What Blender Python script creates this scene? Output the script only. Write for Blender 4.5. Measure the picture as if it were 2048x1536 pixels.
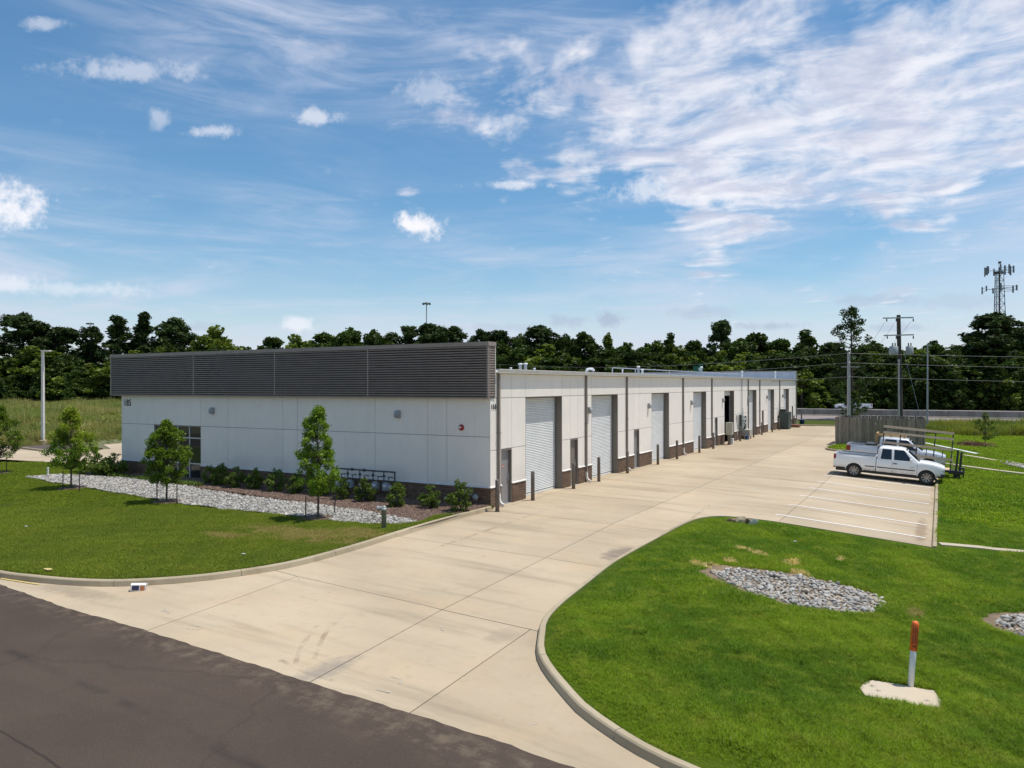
import bpy, math, random
import numpy as np
from mathutils import Vector, Matrix

for _o in list(bpy.data.objects):
    bpy.data.objects.remove(_o, do_unlink=True)
SC = bpy.context.scene
COL = SC.collection
R = math.radians
rng = np.random.default_rng(7)
random.seed(7)

# ------------------------------------------------------------------ camera
FPX, HY, CAMH, HEAD, ROLL = 1512.4, 769.8, 5.0, R(29.54), -0.00185
CX, CY = 15.88, -26.23
cam_d = bpy.data.cameras.new('camera')
cam = bpy.data.objects.new('camera', cam_d)
COL.objects.link(cam)
cam_d.sensor_width = 36.0
cam_d.lens = FPX / 2048 * 36
cam_d.shift_y = (HY - 768) / 2048
cam_d.clip_start = 0.1
cam_d.clip_end = 6000
cam.matrix_world = (Matrix.Translation((CX, CY, CAMH)) @ Matrix.Rotation(HEAD, 4, 'Z')
                    @ Matrix.Rotation(R(90), 4, 'X') @ Matrix.Rotation(ROLL, 4, 'Z'))
SC.camera = cam
SC.render.resolution_x, SC.render.resolution_y = 1024, 768
SC.view_settings.view_transform = 'Standard'
SC.view_settings.look = 'None'
SC.view_settings.gamma = 1.0
SC.view_settings.exposure = 0.10
SC.cycles.max_bounces = 5
SC.cycles.diffuse_bounces = 3
SC.cycles.glossy_bounces = 2
SC.cycles.transmission_bounces = 3

# ------------------------------------------------------------------ pixel -> place
FW = np.array([-math.sin(HEAD), math.cos(HEAD)])
RT = np.array([math.cos(HEAD), math.sin(HEAD)])
CP = np.array([CX, CY])
def _uv(x, y):
    X, Y = x - 1024, y - HY
    return X + ROLL * Y, Y - ROLL * X
# the site falls away from the wall towards the parking kerb and the swale beyond it
_AX, _AZ = [0.34, 5.44, 10.42, 15.6, 17.5], [0, -.09, -.27, -.70, -.78]
_FY, _FV = [14, 42, 80], [1, .35, 0]
def zg(x, y):
    return np.interp(x, _AX, _AZ) * np.interp(y, _FY, _FV)
def G(x, y, z=0.0):
    """photo pixel -> point at height z above the sloping ground"""
    u, v = _uv(x, y); lv = z
    for _ in range(30):
        d = FPX * (CAMH - lv) / v
        p = CP + FW * d + RT * (u / FPX * d)
        lv = z + float(zg(p[0], p[1]))
    return float(p[0]), float(p[1])
def T(p, dz=0.0):
    """point measured on the level z=0 -> same sight line on the sloping ground"""
    p = np.array(p[:2], float); q = p.copy()
    for _ in range(30):
        q = CP + (p - CP) * (CAMH - float(zg(*q)) - dz) / CAMH
    return float(q[0]), float(q[1])
def at_depth(x, y, d):
    u, v = _uv(x, y); p = CP + (FW + RT * u / FPX) * d
    return float(p[0]), float(p[1]), float(CAMH - v / FPX * d)
def on_plane(i, x, y, V):
    u, v = _uv(x, y); r = FW + RT * u / FPX; d = (V - CP[i]) / r[i]; p = CP + r * d
    return float(p[1 - i]), float(CAMH - v / FPX * d)

# ------------------------------------------------------------------ sun and sky
SUN_EL, SUN_AZ = R(70.5), R(36)        # azimuth measured from +X towards +Y
sun_dir = Vector((math.cos(SUN_EL) * math.cos(SUN_AZ), math.cos(SUN_EL) * math.sin(SUN_AZ), math.sin(SUN_EL)))
sl = bpy.data.lights.new('sun', 'SUN')
sl.energy = 4.2
sl.angle = R(0.55)
sl.color = (1.0, 0.955, 0.88)
so = bpy.data.objects.new('sun', sl)
COL.objects.link(so)
so.location = (0, 0, 60)
so.rotation_euler = sun_dir.to_track_quat('Z', 'Y').to_euler()

W = bpy.data.worlds.new('World')
SC.world = W
W.use_nodes = True
wt = W.node_tree
for n in list(wt.nodes):
    wt.nodes.remove(n)

class NT:
    """tiny node-graph helper"""
    def __init__(s, tree):
        s.t = tree
    def n(s, kind, **kw):
        nd = s.t.nodes.new(kind)
        for k, v in kw.items():
            setattr(nd, k, v)
        return nd
    def put(s, sock, v):
        if v is None:
            return
        if isinstance(v, bpy.types.NodeSocket):
            s.t.links.new(v, sock)
        else:
            try:
                sock.default_value = v
            except Exception:
                sock.default_value = tuple(v) + (1,) * (4 - len(v))
    def m(s, op, a, b=None, c=None, clamp=False):
        nd = s.n('ShaderNodeMath', operation=op, use_clamp=clamp)
        for i, v in enumerate((a, b, c)):
            if v is not None:
                s.put(nd.inputs[i], v)
        return nd.outputs[0]
    def vm(s, op, a, b=None):
        nd = s.n('ShaderNodeVectorMath', operation=op)
        s.put(nd.inputs[0], a)
        if b is not None:
            s.put(nd.inputs[1], b)
        return nd.outputs['Value'] if op in ('DOT_PRODUCT', 'LENGTH', 'DISTANCE') else nd.outputs[0]
    def noise(s, vec, scale, detail=4, rough=.55, dist=0.0, out=0):
        nd = s.n('ShaderNodeTexNoise')
        if vec is not None:
            s.put(nd.inputs['Vector'], vec)
        s.put(nd.inputs['Scale'], scale); s.put(nd.inputs['Detail'], detail)
        s.put(nd.inputs['Roughness'], rough); s.put(nd.inputs['Distortion'], dist)
        return nd.outputs[out]
    def ss(s, v, a, b, lo=0.0, hi=1.0):
        nd = s.n('ShaderNodeMapRange', interpolation_type='SMOOTHSTEP')
        s.put(nd.inputs[0], v); s.put(nd.inputs[1], a); s.put(nd.inputs[2], b)
        s.put(nd.inputs[3], lo); s.put(nd.inputs[4], hi)
        return nd.outputs[0]
    def mix(s, f, a, b, blend='MIX'):
        nd = s.n('ShaderNodeMix', data_type='RGBA', blend_type=blend)
        s.put(nd.inputs[0], f); s.put(nd.inputs[6], a); s.put(nd.inputs[7], b)
        return nd.outputs[2]
    def mapv(s, vec, scale=(1, 1, 1), rot=(0, 0, 0), loc=(0, 0, 0)):
        nd = s.n('ShaderNodeMapping')
        s.put(nd.inputs[0], vec); nd.inputs[1].default_value = loc
        nd.inputs[2].default_value = rot; nd.inputs[3].default_value = scale
        return nd.outputs[0]
    def xyz(s, x, y, z):
        nd = s.n('ShaderNodeCombineXYZ')
        for i, v in enumerate((x, y, z)):
            s.put(nd.inputs[i], v)
        return nd.outputs[0]

def build_world():
    g = NT(wt)
    out = g.n('ShaderNodeOutputWorld'); bg = g.n('ShaderNodeBackground')
    sky = g.n('ShaderNodeTexSky', sky_type='NISHITA')
    sky.sun_disc = False
    sky.sun_elevation = SUN_EL
    sky.sun_rotation = math.atan2(sun_dir.x, sun_dir.y)
    sky.altitude = 100; sky.air_density = 1.0; sky.dust_density = 0.35; sky.ozone_density = 2.0
    tc = g.n('ShaderNodeTexCoord'); D = tc.outputs['Generated']
    sep = g.n('ShaderNodeSeparateXYZ'); g.put(sep.inputs[0], D)
    z = sep.outputs[2]
    zz = g.m('ADD', g.m('MAXIMUM', z, 0.0), 0.10)
    P = g.xyz(g.m('DIVIDE', sep.outputs[0], zz), g.m('DIVIDE', sep.outputs[1], zz), 0.0)   # flat cloud deck
    # direction helpers: angular offset of D from a given photo direction
    def blob(px, py, rx, ry, wob):
        u, v = _uv(px, py)
        c = Vector((*(FW + RT * u / FPX), -v / FPX)).normalized()
        r = Vector((RT[0], RT[1], 0)); r = (r - c * r.dot(c)).normalized(); up = r.cross(c)
        a = g.m('DIVIDE', g.vm('DOT_PRODUCT', D, tuple(r)), rx / FPX)
        b = g.m('DIVIDE', g.vm('DOT_PRODUCT', D, tuple(up)), ry / FPX)
        front = g.m('GREATER_THAN', g.vm('DOT_PRODUCT', D, tuple(c)), 0.0)
        rad = g.m('SQRT', g.m('ADD', g.m('MULTIPLY', a, a), g.m('MULTIPLY', b, b)))
        rad = g.m('ADD', rad, wob)
        return g.m('MULTIPLY', g.ss(rad, 1.25, 0.2), front), b
    # thin high veil and streaks
    def n2(vec, scale, detail, rough, dist=0.0):
        nd = g.n('ShaderNodeTexNoise', noise_dimensions='2D')
        g.put(nd.inputs['Vector'], vec); nd.inputs['Scale'].default_value = scale; nd.inputs['Detail'].default_value = detail
        nd.inputs['Roughness'].default_value = rough; nd.inputs['Distortion'].default_value = dist
        return nd.outputs[0]
    east_d = g.vm('DOT_PRODUCT', D, (float(RT[0]), float(RT[1]), 0.0))
    S = g.xyz(east_d, z, 0.0)                               # streaks drift down towards the east
    wisp = n2(g.mapv(S, scale=(2.0, 13.0, 1), rot=(0, 0, R(15))), 1.35, 7, .62, 0.9)
    fine = n2(g.mapv(S, scale=(5.0, 26.0, 1), rot=(0, 0, R(11)), loc=(.7, 2.1, 0)), 1.6, 5, .6, 0.6)
    patch = n2(g.mapv(S, scale=(1.6, 3.2, 1), rot=(0, 0, R(12)), loc=(2.3, .9, 0)), 1.5, 3, .5, .3)
    low = g.ss(z, 0.42, 0.04)
    east = g.ss(east_d, -0.35, 0.5)
    amt = g.m('ADD', g.ss(patch, .30, .70), g.m('ADD', g.m('MULTIPLY', low, .25), g.m('MULTIPLY', east, .20)))
    cirrus = g.m('MULTIPLY', g.m('MULTIPLY', g.ss(g.m('ADD', g.m('MULTIPLY', wisp, .65), g.m('MULTIPLY', fine, .35)), .40, .72), amt), 0.70, clamp=True)
    veil = g.m('ADD', .06, g.m('MULTIPLY', g.ss(patch, .35, .8), g.m('ADD', .12, g.m('ADD', g.m('MULTIPLY', low, .12), g.m('MULTIPLY', east, .16)))))
    horizon = g.m('MULTIPLY', g.ss(z, 0.17, 0.0), g.m('ADD', 0.30, g.m('MULTIPLY', east, .34)))
    thin = g.m('SUBTRACT', 1.0, g.m('MULTIPLY', g.m('MULTIPLY', g.m('SUBTRACT', 1.0, cirrus), g.m('SUBTRACT', 1.0, veil)), g.m('SUBTRACT', 1.0, horizon)))
    # broken cumulus field in the east, a few puffs elsewhere
    wobA = g.m('MULTIPLY', g.m('SUBTRACT', g.noise(D, 9, 4, .6), .5), 2.2)
    wobB = g.m('MULTIPLY', g.m('SUBTRACT', g.noise(D, 38, 4, .66), .5), 3.0)
    f1, fb = blob(1640, 220, 680, 330, wobA)
    f2, _ = blob(2300, 90, 760, 420, wobA)
    field = g.m('MAXIMUM', f1, f2)
    cp = g.mapv(P, scale=(1.0, 1.2, 1))
    cum_n = n2(cp, 3.4, 7, .60, .25)
    cum = g.ss(g.m('ADD', cum_n, g.m('MULTIPLY', g.m('SUBTRACT', field, 1.0), 0.40)), .24, .62)
    shade = n2(g.mapv(P, scale=(1.0, 1.2, 1), loc=(.03, .07, 0)), 3.4, 5, .6, .25)
    puffs = None; dark = None
    for (px, py, rx, ry, k) in ((840, 452, 46, 24, 1), (10, 412, 54, 38, .95), (636, 236, 44, 16, .55), (432, 262, 48, 12, .5),
                                (318, 240, 18, 18, .35), (265, 142, 95, 18, .42), (5, 570, 60, 18, .55), (595, 648, 40, 14, .6),
                                (150, 578, 110, 14, .4), (1040, 370, 80, 9, .55), (1400, 380, 150, 30, .6), (95, 48, 30, 10, .4), (868, 180, 60, 26, .35)):
        p, b = blob(px, py, rx, ry, wobB)
        p = g.m('MULTIPLY', p, k)
        puffs = p if puffs is None else g.m('MAXIMUM', puffs, p)
    for (px, py, rx, ry, k) in ((1218, 640, 34, 16, .8), (1140, 642, 50, 13, .55), (1400, 625, 60, 14, .4), (1545, 652, 60, 9, .6),
                                (1740, 600, 80, 12, .4), (380, 655, 60, 10, .4), (1900, 605, 90, 14, .3), (1790, 655, 60, 9, .45), (1000, 655, 110, 9, .3)):
        p, b = blob(px, py, rx, ry, wobB)
        p = g.m('MULTIPLY', p, k)
        dark = p if dark is None else g.m('MAXIMUM', dark, p)
    skyc = sky.outputs[0]
    hsv = g.n('ShaderNodeHueSaturation'); g.put(hsv.inputs['Hue'], .492); g.put(hsv.inputs['Saturation'], 1.30); g.put(hsv.inputs['Value'], SKYV); g.put(hsv.inputs['Color'], skyc)
    c = g.mix(thin, hsv.outputs[0], (5.9, 6.4, 7.7))
    c = g.mix(dark, c, (3.9, 4.6, 6.0))
    c = g.mix(puffs, c, (8.6, 8.6, 9.1))
    cc = g.mix(g.ss(shade, .40, .72), (8.7, 8.6, 9.0), (5.3, 5.6, 6.9))
    c = g.mix(g.m('MULTIPLY', cum, .82), c, cc)
    g.put(bg.inputs[0], c)
    bg.inputs[1].default_value = 0.105
    wt.links.new(bg.outputs[0], out.inputs[0])
    W.cycles.sampling_method = 'MANUAL'; W.cycles.sample_map_resolution = 256
SKYV = 1.10
build_world()

# ------------------------------------------------------------------ object helpers
def link(o, parent=None):
    COL.objects.link(o)
    if parent is not None:
        o.parent = parent
    return o
def tag(o, label=None, cat=None, group=None, kind=None):
    if label: o['label'] = label
    if cat: o['category'] = cat
    if group: o['group'] = group
    if kind: o['kind'] = kind
    return o
def empty(name, loc=(0, 0, 0), rz=0.0, parent=None):
    o = bpy.data.objects.new(name, None)
    o.empty_display_size = .2
    o.location = loc; o.rotation_euler = (0, 0, rz)
    return link(o, parent)
def copy_tree(o, parent=None):
    c = o.copy(); link(c, parent)
    for ch in o.children:
        copy_tree(ch, c)
    return c

class MB:
    """collects faces for ONE mesh object"""
    def __init__(s):
        s.v = []; s.f = []; s.mi = []; s.cur = 0
    def add(s, vs, fs):
        o = len(s.v); s.v += [tuple(p) for p in vs]
        for f in fs:
            s.f.append(tuple(i + o for i in f)); s.mi.append(s.cur)
        return s
    def box(s, x0, x1, y0, y1, z0, z1, M=None):
        vs = [(x, y, z) for z in (z0, z1) for y in (y0, y1) for x in (x0, x1)]
        if M is not None: vs = [tuple(M @ Vector(p)) for p in vs]
        return s.add(vs, [(0, 2, 3, 1), (4, 5, 7, 6), (0, 1, 5, 4), (2, 6, 7, 3), (0, 4, 6, 2), (1, 3, 7, 5)])
    def prism(s, poly, z0, z1, bottom=False):
        n = len(poly)
        A = sum(poly[i][0] * poly[(i + 1) % n][1] - poly[(i + 1) % n][0] * poly[i][1] for i in range(n))
        if A < 0: poly = poly[::-1]
        vs = [(p[0], p[1], z0) for p in poly] + [(p[0], p[1], z1) for p in poly]
        fs = [(i, (i + 1) % n, n + (i + 1) % n, n + i) for i in range(n)] + [tuple(range(n, 2 * n))]
        if bottom: fs.append(tuple(range(n - 1, -1, -1)))
        return s.add(vs, fs)
    def tube(s, p0, p1, r0, r1=None, n=8, caps=True):
        r1 = r0 if r1 is None else r1
        p0, p1 = Vector(p0), Vector(p1); d = (p1 - p0)
        if d.length < 1e-6: return s
        q = d.to_track_quat('Z', 'Y')
        vs = []
        for p, r in ((p0, r0), (p1, r1)):
            for i in range(n):
                a = 2 * math.pi * i / n
                vs.append(p + q @ Vector((r * math.cos(a), r * math.sin(a), 0)))
        fs = [(i, (i + 1) % n, n + (i + 1) % n, n + i) for i in range(n)]
        if caps: fs += [tuple(range(n - 1, -1, -1)), tuple(range(n, 2 * n))]
        return s.add(vs, fs)
    def path(s, pts, r, n=6):
        for a, b in zip(pts[:-1], pts[1:]): s.tube(a, b, r, r, n)
        return s
    def lathe(s, prof, n=16, M=None):
        """prof: list of (r, z) around Z"""
        vs = []
        for r, z in prof:
            for i in range(n):
                a = 2 * math.pi * i / n
                vs.append((r * math.cos(a), r * math.sin(a), z))
        if M is not None: vs = [tuple(M @ Vector(p)) for p in vs]
        k = len(prof)
        fs = [(j * n + i, j * n + (i + 1) % n, (j + 1) * n + (i + 1) % n, (j + 1) * n + i) for j in range(k - 1) for i in range(n)]
        if prof[0][0] > 1e-5: fs.append(tuple(range(n - 1, -1, -1)))
        if prof[-1][0] > 1e-5: fs.append(tuple((k - 1) * n + i for i in range(n)))
        return s.add(vs, fs)
    def loft(s, secs, closed=False, caps=False):
        k = len(secs[0]); vs = [p for sec in secs for p in sec]; fs = []
        for j in range(len(secs) - 1):
            for i in range(k if closed else k - 1):
                fs.append((j * k + i, j * k + (i + 1) % k, (j + 1) * k + (i + 1) % k, (j + 1) * k + i))
        if caps:
            fs += [tuple(range(k - 1, -1, -1)), tuple((len(secs) - 1) * k + i for i in range(k))]
        return s.add(vs, fs)
    def mesh(s, name, mats, smooth=False):
        me = bpy.data.meshes.new(name)
        me.from_pydata(s.v, [], s.f)
        if not isinstance(mats, (list, tuple)): mats = [mats]
        for m in mats: me.materials.append(m)
        if len(mats) > 1: me.polygons.foreach_set('material_index', s.mi)
        if smooth: me.polygons.foreach_set('use_smooth', [True] * len(me.polygons))
        me.update()
        return me
    def build(s, name, mats, parent=None, smooth=False, loc=None, bevel=0, flip=False):
        me = s.mesh(name, mats, smooth)
        if flip: me.flip_normals()
        o = bpy.data.objects.new(name, me)
        if loc is not None: o.location = loc
        link(o, parent)
        if bevel:
            md = o.modifiers.new('bevel', 'BEVEL'); md.width = bevel; md.segments = 2; md.limit_method = 'ANGLE'; md.angle_limit = R(35)
        return o

def fast_mesh(name, V, F, mats, mi=None, smooth=False):
    """numpy verts (n,3), faces (m,k)"""
    me = bpy.data.meshes.new(name)
    m, k = F.shape
    me.vertices.add(len(V)); me.vertices.foreach_set('co', np.ascontiguousarray(V, dtype=np.float32).ravel())
    me.loops.add(m * k); me.loops.foreach_set('vertex_index', np.ascontiguousarray(F, dtype=np.int32).ravel())
    me.polygons.add(m); me.polygons.foreach_set('loop_start', np.arange(0, m * k, k, dtype=np.int32))
    for mt in (mats if isinstance(mats, (list, tuple)) else [mats]): me.materials.append(mt)
    if mi is not None: me.polygons.foreach_set('material_index', mi.astype(np.int32))
    if smooth: me.polygons.foreach_set('use_smooth', np.ones(m, dtype=bool))
    me.update(calc_edges=True); me.validate()
    return me

# ------------------------------------------------------------------ materials
def new_mat(name):
    m = bpy.data.materials.new(name); m.use_nodes = True
    g = NT(m.node_tree); b = m.node_tree.nodes['Principled BSDF']
    return m, g, b
def plain(name, c1, c2=None, scale=6.0, rough=.6, metal=0.0, bump=0.0, bscale=60.0, rnd=0.0, stretch=(1, 1, 1), detail=5, spec=.5, local=False):
    m, g, b = new_mat(name)
    geo = g.n('ShaderNodeNewGeometry')
    pos = geo.outputs['Position']
    if local:
        pos = g.n('ShaderNodeTexCoord').outputs['Object']
    c2 = c2 or tuple(x * .82 for x in c1)
    v = g.mapv(pos, scale=stretch)
    n = g.noise(v, scale, detail, .6)
    c = g.mix(g.ss(n, .3, .7), c1, c2)
    if rnd:
        oi = g.n('ShaderNodeObjectInfo')
        k = g.m('ADD', 1 - rnd, g.m('MULTIPLY', oi.outputs['Random'], 2 * rnd))
        c = g.mix(1.0, c, g.xyz(k, k, k), 'MULTIPLY')
    g.put(b.inputs['Base Color'], c)
    g.put(b.inputs['Roughness'], g.ss(n, .2, .8, max(rough - .06, .03), min(rough + .06, 1)))
    b.inputs['Metallic'].default_value = metal
    b.inputs['Specular IOR Level'].default_value = spec
    if bump:
        bp = g.n('ShaderNodeBump'); bp.inputs['Strength'].default_value = bump; bp.inputs['Distance'].default_value = .02
        g.put(bp.inputs['Height'], g.noise(pos, bscale, 4, .65))
        g.put(b.inputs['Normal'], bp.outputs[0])
    return m

STAINS = [(*T(q), *q[2:]) for q in [(7.55, -5.0, .40, 1.1, .75, (.17, .14, .11)), (15.3, 3.2, .22, 3.0, .6, (.20, .13, .08)), (-2.4, -15.5, 1.6, .35, .5, (.20, .17, .12)), (3.0, 8.5, 2.6, .8, .35, (.23, .18, .12)),
    (6.45, -16.2, .30, .9, .6, (.20, .18, .16)), (8.3, -13.2, .35, .6, .4, (.22, .18, .13)), (3.6, 25.0, 1.4, .9, .4, (.26, .17, .09)), (9.0, 12.0, 3.0, .7, .3, (.25, .2, .14)), (13.2, 8.0, 1.6, .6, .3, (.27, .2, .13)), (2.6, -3.0, 1.6, .7, .3, (.25, .2, .14))]]
def concrete_mat(name, c1, c2, tint=.075, streak=True):
    m, g, b = new_mat(name)
    pos = g.n('ShaderNodeNewGeometry').outputs['Position']
    n1 = g.noise(pos, .22, 6, .6)
    n2 = g.noise(g.mapv(pos, scale=(.18, 1.6, 1), rot=(0, 0, R(3))), .9, 6, .65)
    n3 = g.noise(pos, 4.0, 8, .7)
    n4 = g.noise(pos, 70, 3, .6)
    c = g.mix(g.ss(n1, .32, .68), c1, c2)
    c = g.mix(g.m('MULTIPLY', g.ss(n2, .48, .74), .75), c, tuple(x * .72 for x in c2))
    warm = g.noise(pos, .55, 4, .6)
    c = g.mix(g.m('MULTIPLY', g.ss(warm, .5, .75), .38), c, (c1[0] * 1.05, c1[1] * .93, c1[2] * .78))
    c = g.mix(g.m('MULTIPLY', g.ss(n3, .52, .78), .40), c, tuple(x * .68 for x in c2))
    c = g.mix(g.m('MULTIPLY', g.ss(n4, .62, .80), .22), c, tuple(x * .55 for x in c2))
    spots = g.noise(pos, 3.3, 2, .5); sp2 = g.noise(pos, .35, 3, .5)
    c = g.mix(g.m('MULTIPLY', g.m('MULTIPLY', g.ss(spots, .735, .76), g.ss(sp2, .48, .6)), .6), c, (.05, .042, .035))
    if name == 'concrete':
        sp = g.n('ShaderNodeSeparateXYZ'); g.put(sp.inputs[0], pos); wv = g.m('MULTIPLY', g.m('SUBTRACT', g.noise(pos, 2.2, 5, .7), .5), 3.2)
        for (x, y, rx, ry, st, dark) in STAINS:
            a = g.m('DIVIDE', g.m('SUBTRACT', sp.outputs[0], x), rx); b_ = g.m('DIVIDE', g.m('SUBTRACT', sp.outputs[1], y), ry)
            rr = g.m('ADD', g.m('ADD', g.m('MULTIPLY', a, a), g.m('MULTIPLY', b_, b_)), wv)
            c = g.mix(g.m('MULTIPLY', g.ss(rr, 1.4, .0), st), c, dark)
    oi = g.n('ShaderNodeObjectInfo')
    k = g.m('ADD', 1 - tint, g.m('MULTIPLY', oi.outputs['Random'], 2 * tint))
    c = g.mix(1.0, c, g.xyz(k, k, k), 'MULTIPLY')
    g.put(b.inputs['Base Color'], c)
    b.inputs['Roughness'].default_value = .88
    b.inputs['Specular IOR Level'].default_value = .25
    bp = g.n('ShaderNodeBump'); bp.inputs['Strength'].default_value = .25; bp.inputs['Distance'].default_value = .01
    g.put(bp.inputs['Height'], g.m('ADD', g.noise(pos, 40, 5, .7), g.noise(g.mapv(pos, scale=(3, 60, 1)), 1, 3)))
    g.put(b.inputs['Normal'], bp.outputs[0])
    return m

MAT = {}
MAT['concrete'] = concrete_mat('concrete', (.475, .385, .27), (.40, .32, .222))
MAT['kerb'] = concrete_mat('kerb_concrete', (.46, .385, .265), (.35, .285, .19), .06)
MAT['joint'] = plain('joint_filler', (.075, .06, .045), rough=.95)
MAT['stucco'] = plain('stucco', (.87, .803, .722), (.828, .765, .69), 1.2, .92, bump=.35, bscale=90, rnd=.02, spec=.2)
def weather(m):
    g = NT(m.node_tree); b = m.node_tree.nodes['Principled BSDF']; src = b.inputs['Base Color'].links[0].from_socket
    pos = g.n('ShaderNodeNewGeometry').outputs['Position']; sp = g.n('ShaderNodeSeparateXYZ'); g.put(sp.inputs[0], pos)
    run = g.noise(g.mapv(pos, scale=(2.2, 2.2, .12)), 1.6, 5, .65); low = g.ss(sp.outputs[2], 1.9, .8); cloud = g.noise(pos, .5, 4, .6)
    c = g.mix(g.m('MULTIPLY', g.ss(run, .52, .78), .16), src, (.50, .46, .40))
    c = g.mix(g.m('MULTIPLY', g.m('MULTIPLY', low, g.ss(cloud, .35, .7)), .14), c, (.46, .39, .30))
    g.put(b.inputs['Base Color'], c)
weather(MAT['stucco'])
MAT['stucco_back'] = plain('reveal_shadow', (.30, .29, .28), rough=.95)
MAT['mortar'] = plain('mortar', (.30, .245, .19), rough=.95)
MAT['cap'] = plain('cast_stone', (.70, .67, .63), (.60, .57, .53), 3, .85)
MAT['fascia'] = plain('fascia_metal', (.255, .20, .17), (.225, .177, .15), 2, .5, .05)
MAT['fascia_trim'] = plain('fascia_trim', (.33, .262, .225), (.30, .24, .207), 2, .45, .15)
MAT['gutter'] = plain('gutter_paint', (.78, .75, .70), (.70, .67, .62), 2, .45)
MAT['taupe'] = plain('taupe_paint', (.22, .185, .155), (.195, .165, .138), 3, .5)
MAT['bollard'] = plain('bollard_paint', (.15, .128, .108), (.125, .107, .09), 4, .5)
MAT['jamb'] = plain('door_jamb_paint', (.20, .175, .145), (.18, .157, .13), 3, .55)
MAT['slat'] = plain('roll_door_white', (.82, .82, .80), (.74, .74, .72), 1.4, .42, rnd=.02)
MAT['mandoor'] = plain('door_grey', (.27, .255, .25), (.245, .232, .228), 2, .45)
MAT['steel'] = plain('galvanised', (.52, .53, .54), (.40, .41, .43), 9, .42, .7)
MAT['black'] = plain('black_paint', (.018, .018, .019), (.028, .028, .03), 6, .45)
MAT['rubber'] = plain('rubber', (.022, .021, .02), (.035, .033, .031), 9, .8)
MAT['white'] = plain('white_paint', (.80, .80, .79), (.72, .72, .71), 4, .5)
MAT['roof'] = plain('roof_metal', (.66, .67, .69), (.56, .57, .59), 2, .4, .4)
MAT['silver_panel'] = plain('silver_panel', (.50, .54, .60), (.44, .48, .54), 1, .42, .45)
MAT['greencab'] = plain('utility_green', (.035, .055, .048), (.045, .065, .055), 2, .5)
MAT['beigecab'] = plain('utility_beige', (.42, .40, .33), (.36, .345, .285), 2, .55)
MAT['greycab'] = plain('utility_grey', (.36, .38, .38), (.30, .32, .32), 2, .5)
MAT['pipe'] = plain('pipe_grey', (.075, .085, .09), (.05, .057, .06), 12, .55)
MAT['red'] = plain('red_plastic', (.42, .02, .018), (.33, .016, .015), 9, .4)
MAT['blue'] = plain('blue_plastic', (.02, .09, .28), (.016, .07, .22), 9, .4)
MAT['orange'] = plain('orange_plastic', (.85, .16, .02), (.75, .13, .018), 5, .5)
MAT['line'] = plain('line_paint', (.86, .85, .82), (.74, .71, .65), 5, .7)
MAT['chalk'] = plain('chalk', (.62, .57, .48), (.50, .44, .34), 12, .9)
_g = NT(MAT['chalk'].node_tree); _b = MAT['chalk'].node_tree.nodes['Principled BSDF']
_g.put(_b.inputs['Alpha'], _g.m('MULTIPLY', _g.ss(_g.noise(_g.n('ShaderNodeNewGeometry').outputs['Position'], 11, 4, .7), .36, .66), .62))
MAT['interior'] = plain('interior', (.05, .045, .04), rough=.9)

def brick_mat():
    m, g, b = new_mat('brick')
    pos = g.n('ShaderNodeNewGeometry').outputs['Position']
    geo = g.n('ShaderNodeNewGeometry'); oi = g.n('ShaderNodeObjectInfo')
    r = g.m('FRACT', g.m('ADD', geo.outputs['Random Per Island'], oi.outputs['Random']))
    cr = g.n('ShaderNodeValToRGB'); g.put(cr.inputs[0], r)
    e = cr.color_ramp.elements
    e[0].color = (.105, .062, .038, 1); e[1].color = (.26, .165, .105, 1)
    x = e.new(.45); x.color = (.175, .108, .068, 1); x = e.new(.8); x.color = (.215, .130, .080, 1)
    c = g.mix(g.ss(g.noise(pos, 30, 4), .35, .75), cr.outputs[0], (.13, .08, .052))
    g.put(b.inputs['Base Color'], c); b.inputs['Roughness'].default_value = .9
    return m
MAT['brick'] = brick_mat()

def glass_mat(name, tint=(.02, .025, .028), rough=.03):
    m, g, b = new_mat(name)
    g.put(b.inputs['Base Color'], tint); b.inputs['Roughness'].default_value = rough
    b.inputs['Specular IOR Level'].default_value = .7; b.inputs['Coat Weight'].default_value = .3
    return m
MAT['glass'] = glass_mat('dark_glass')

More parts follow.
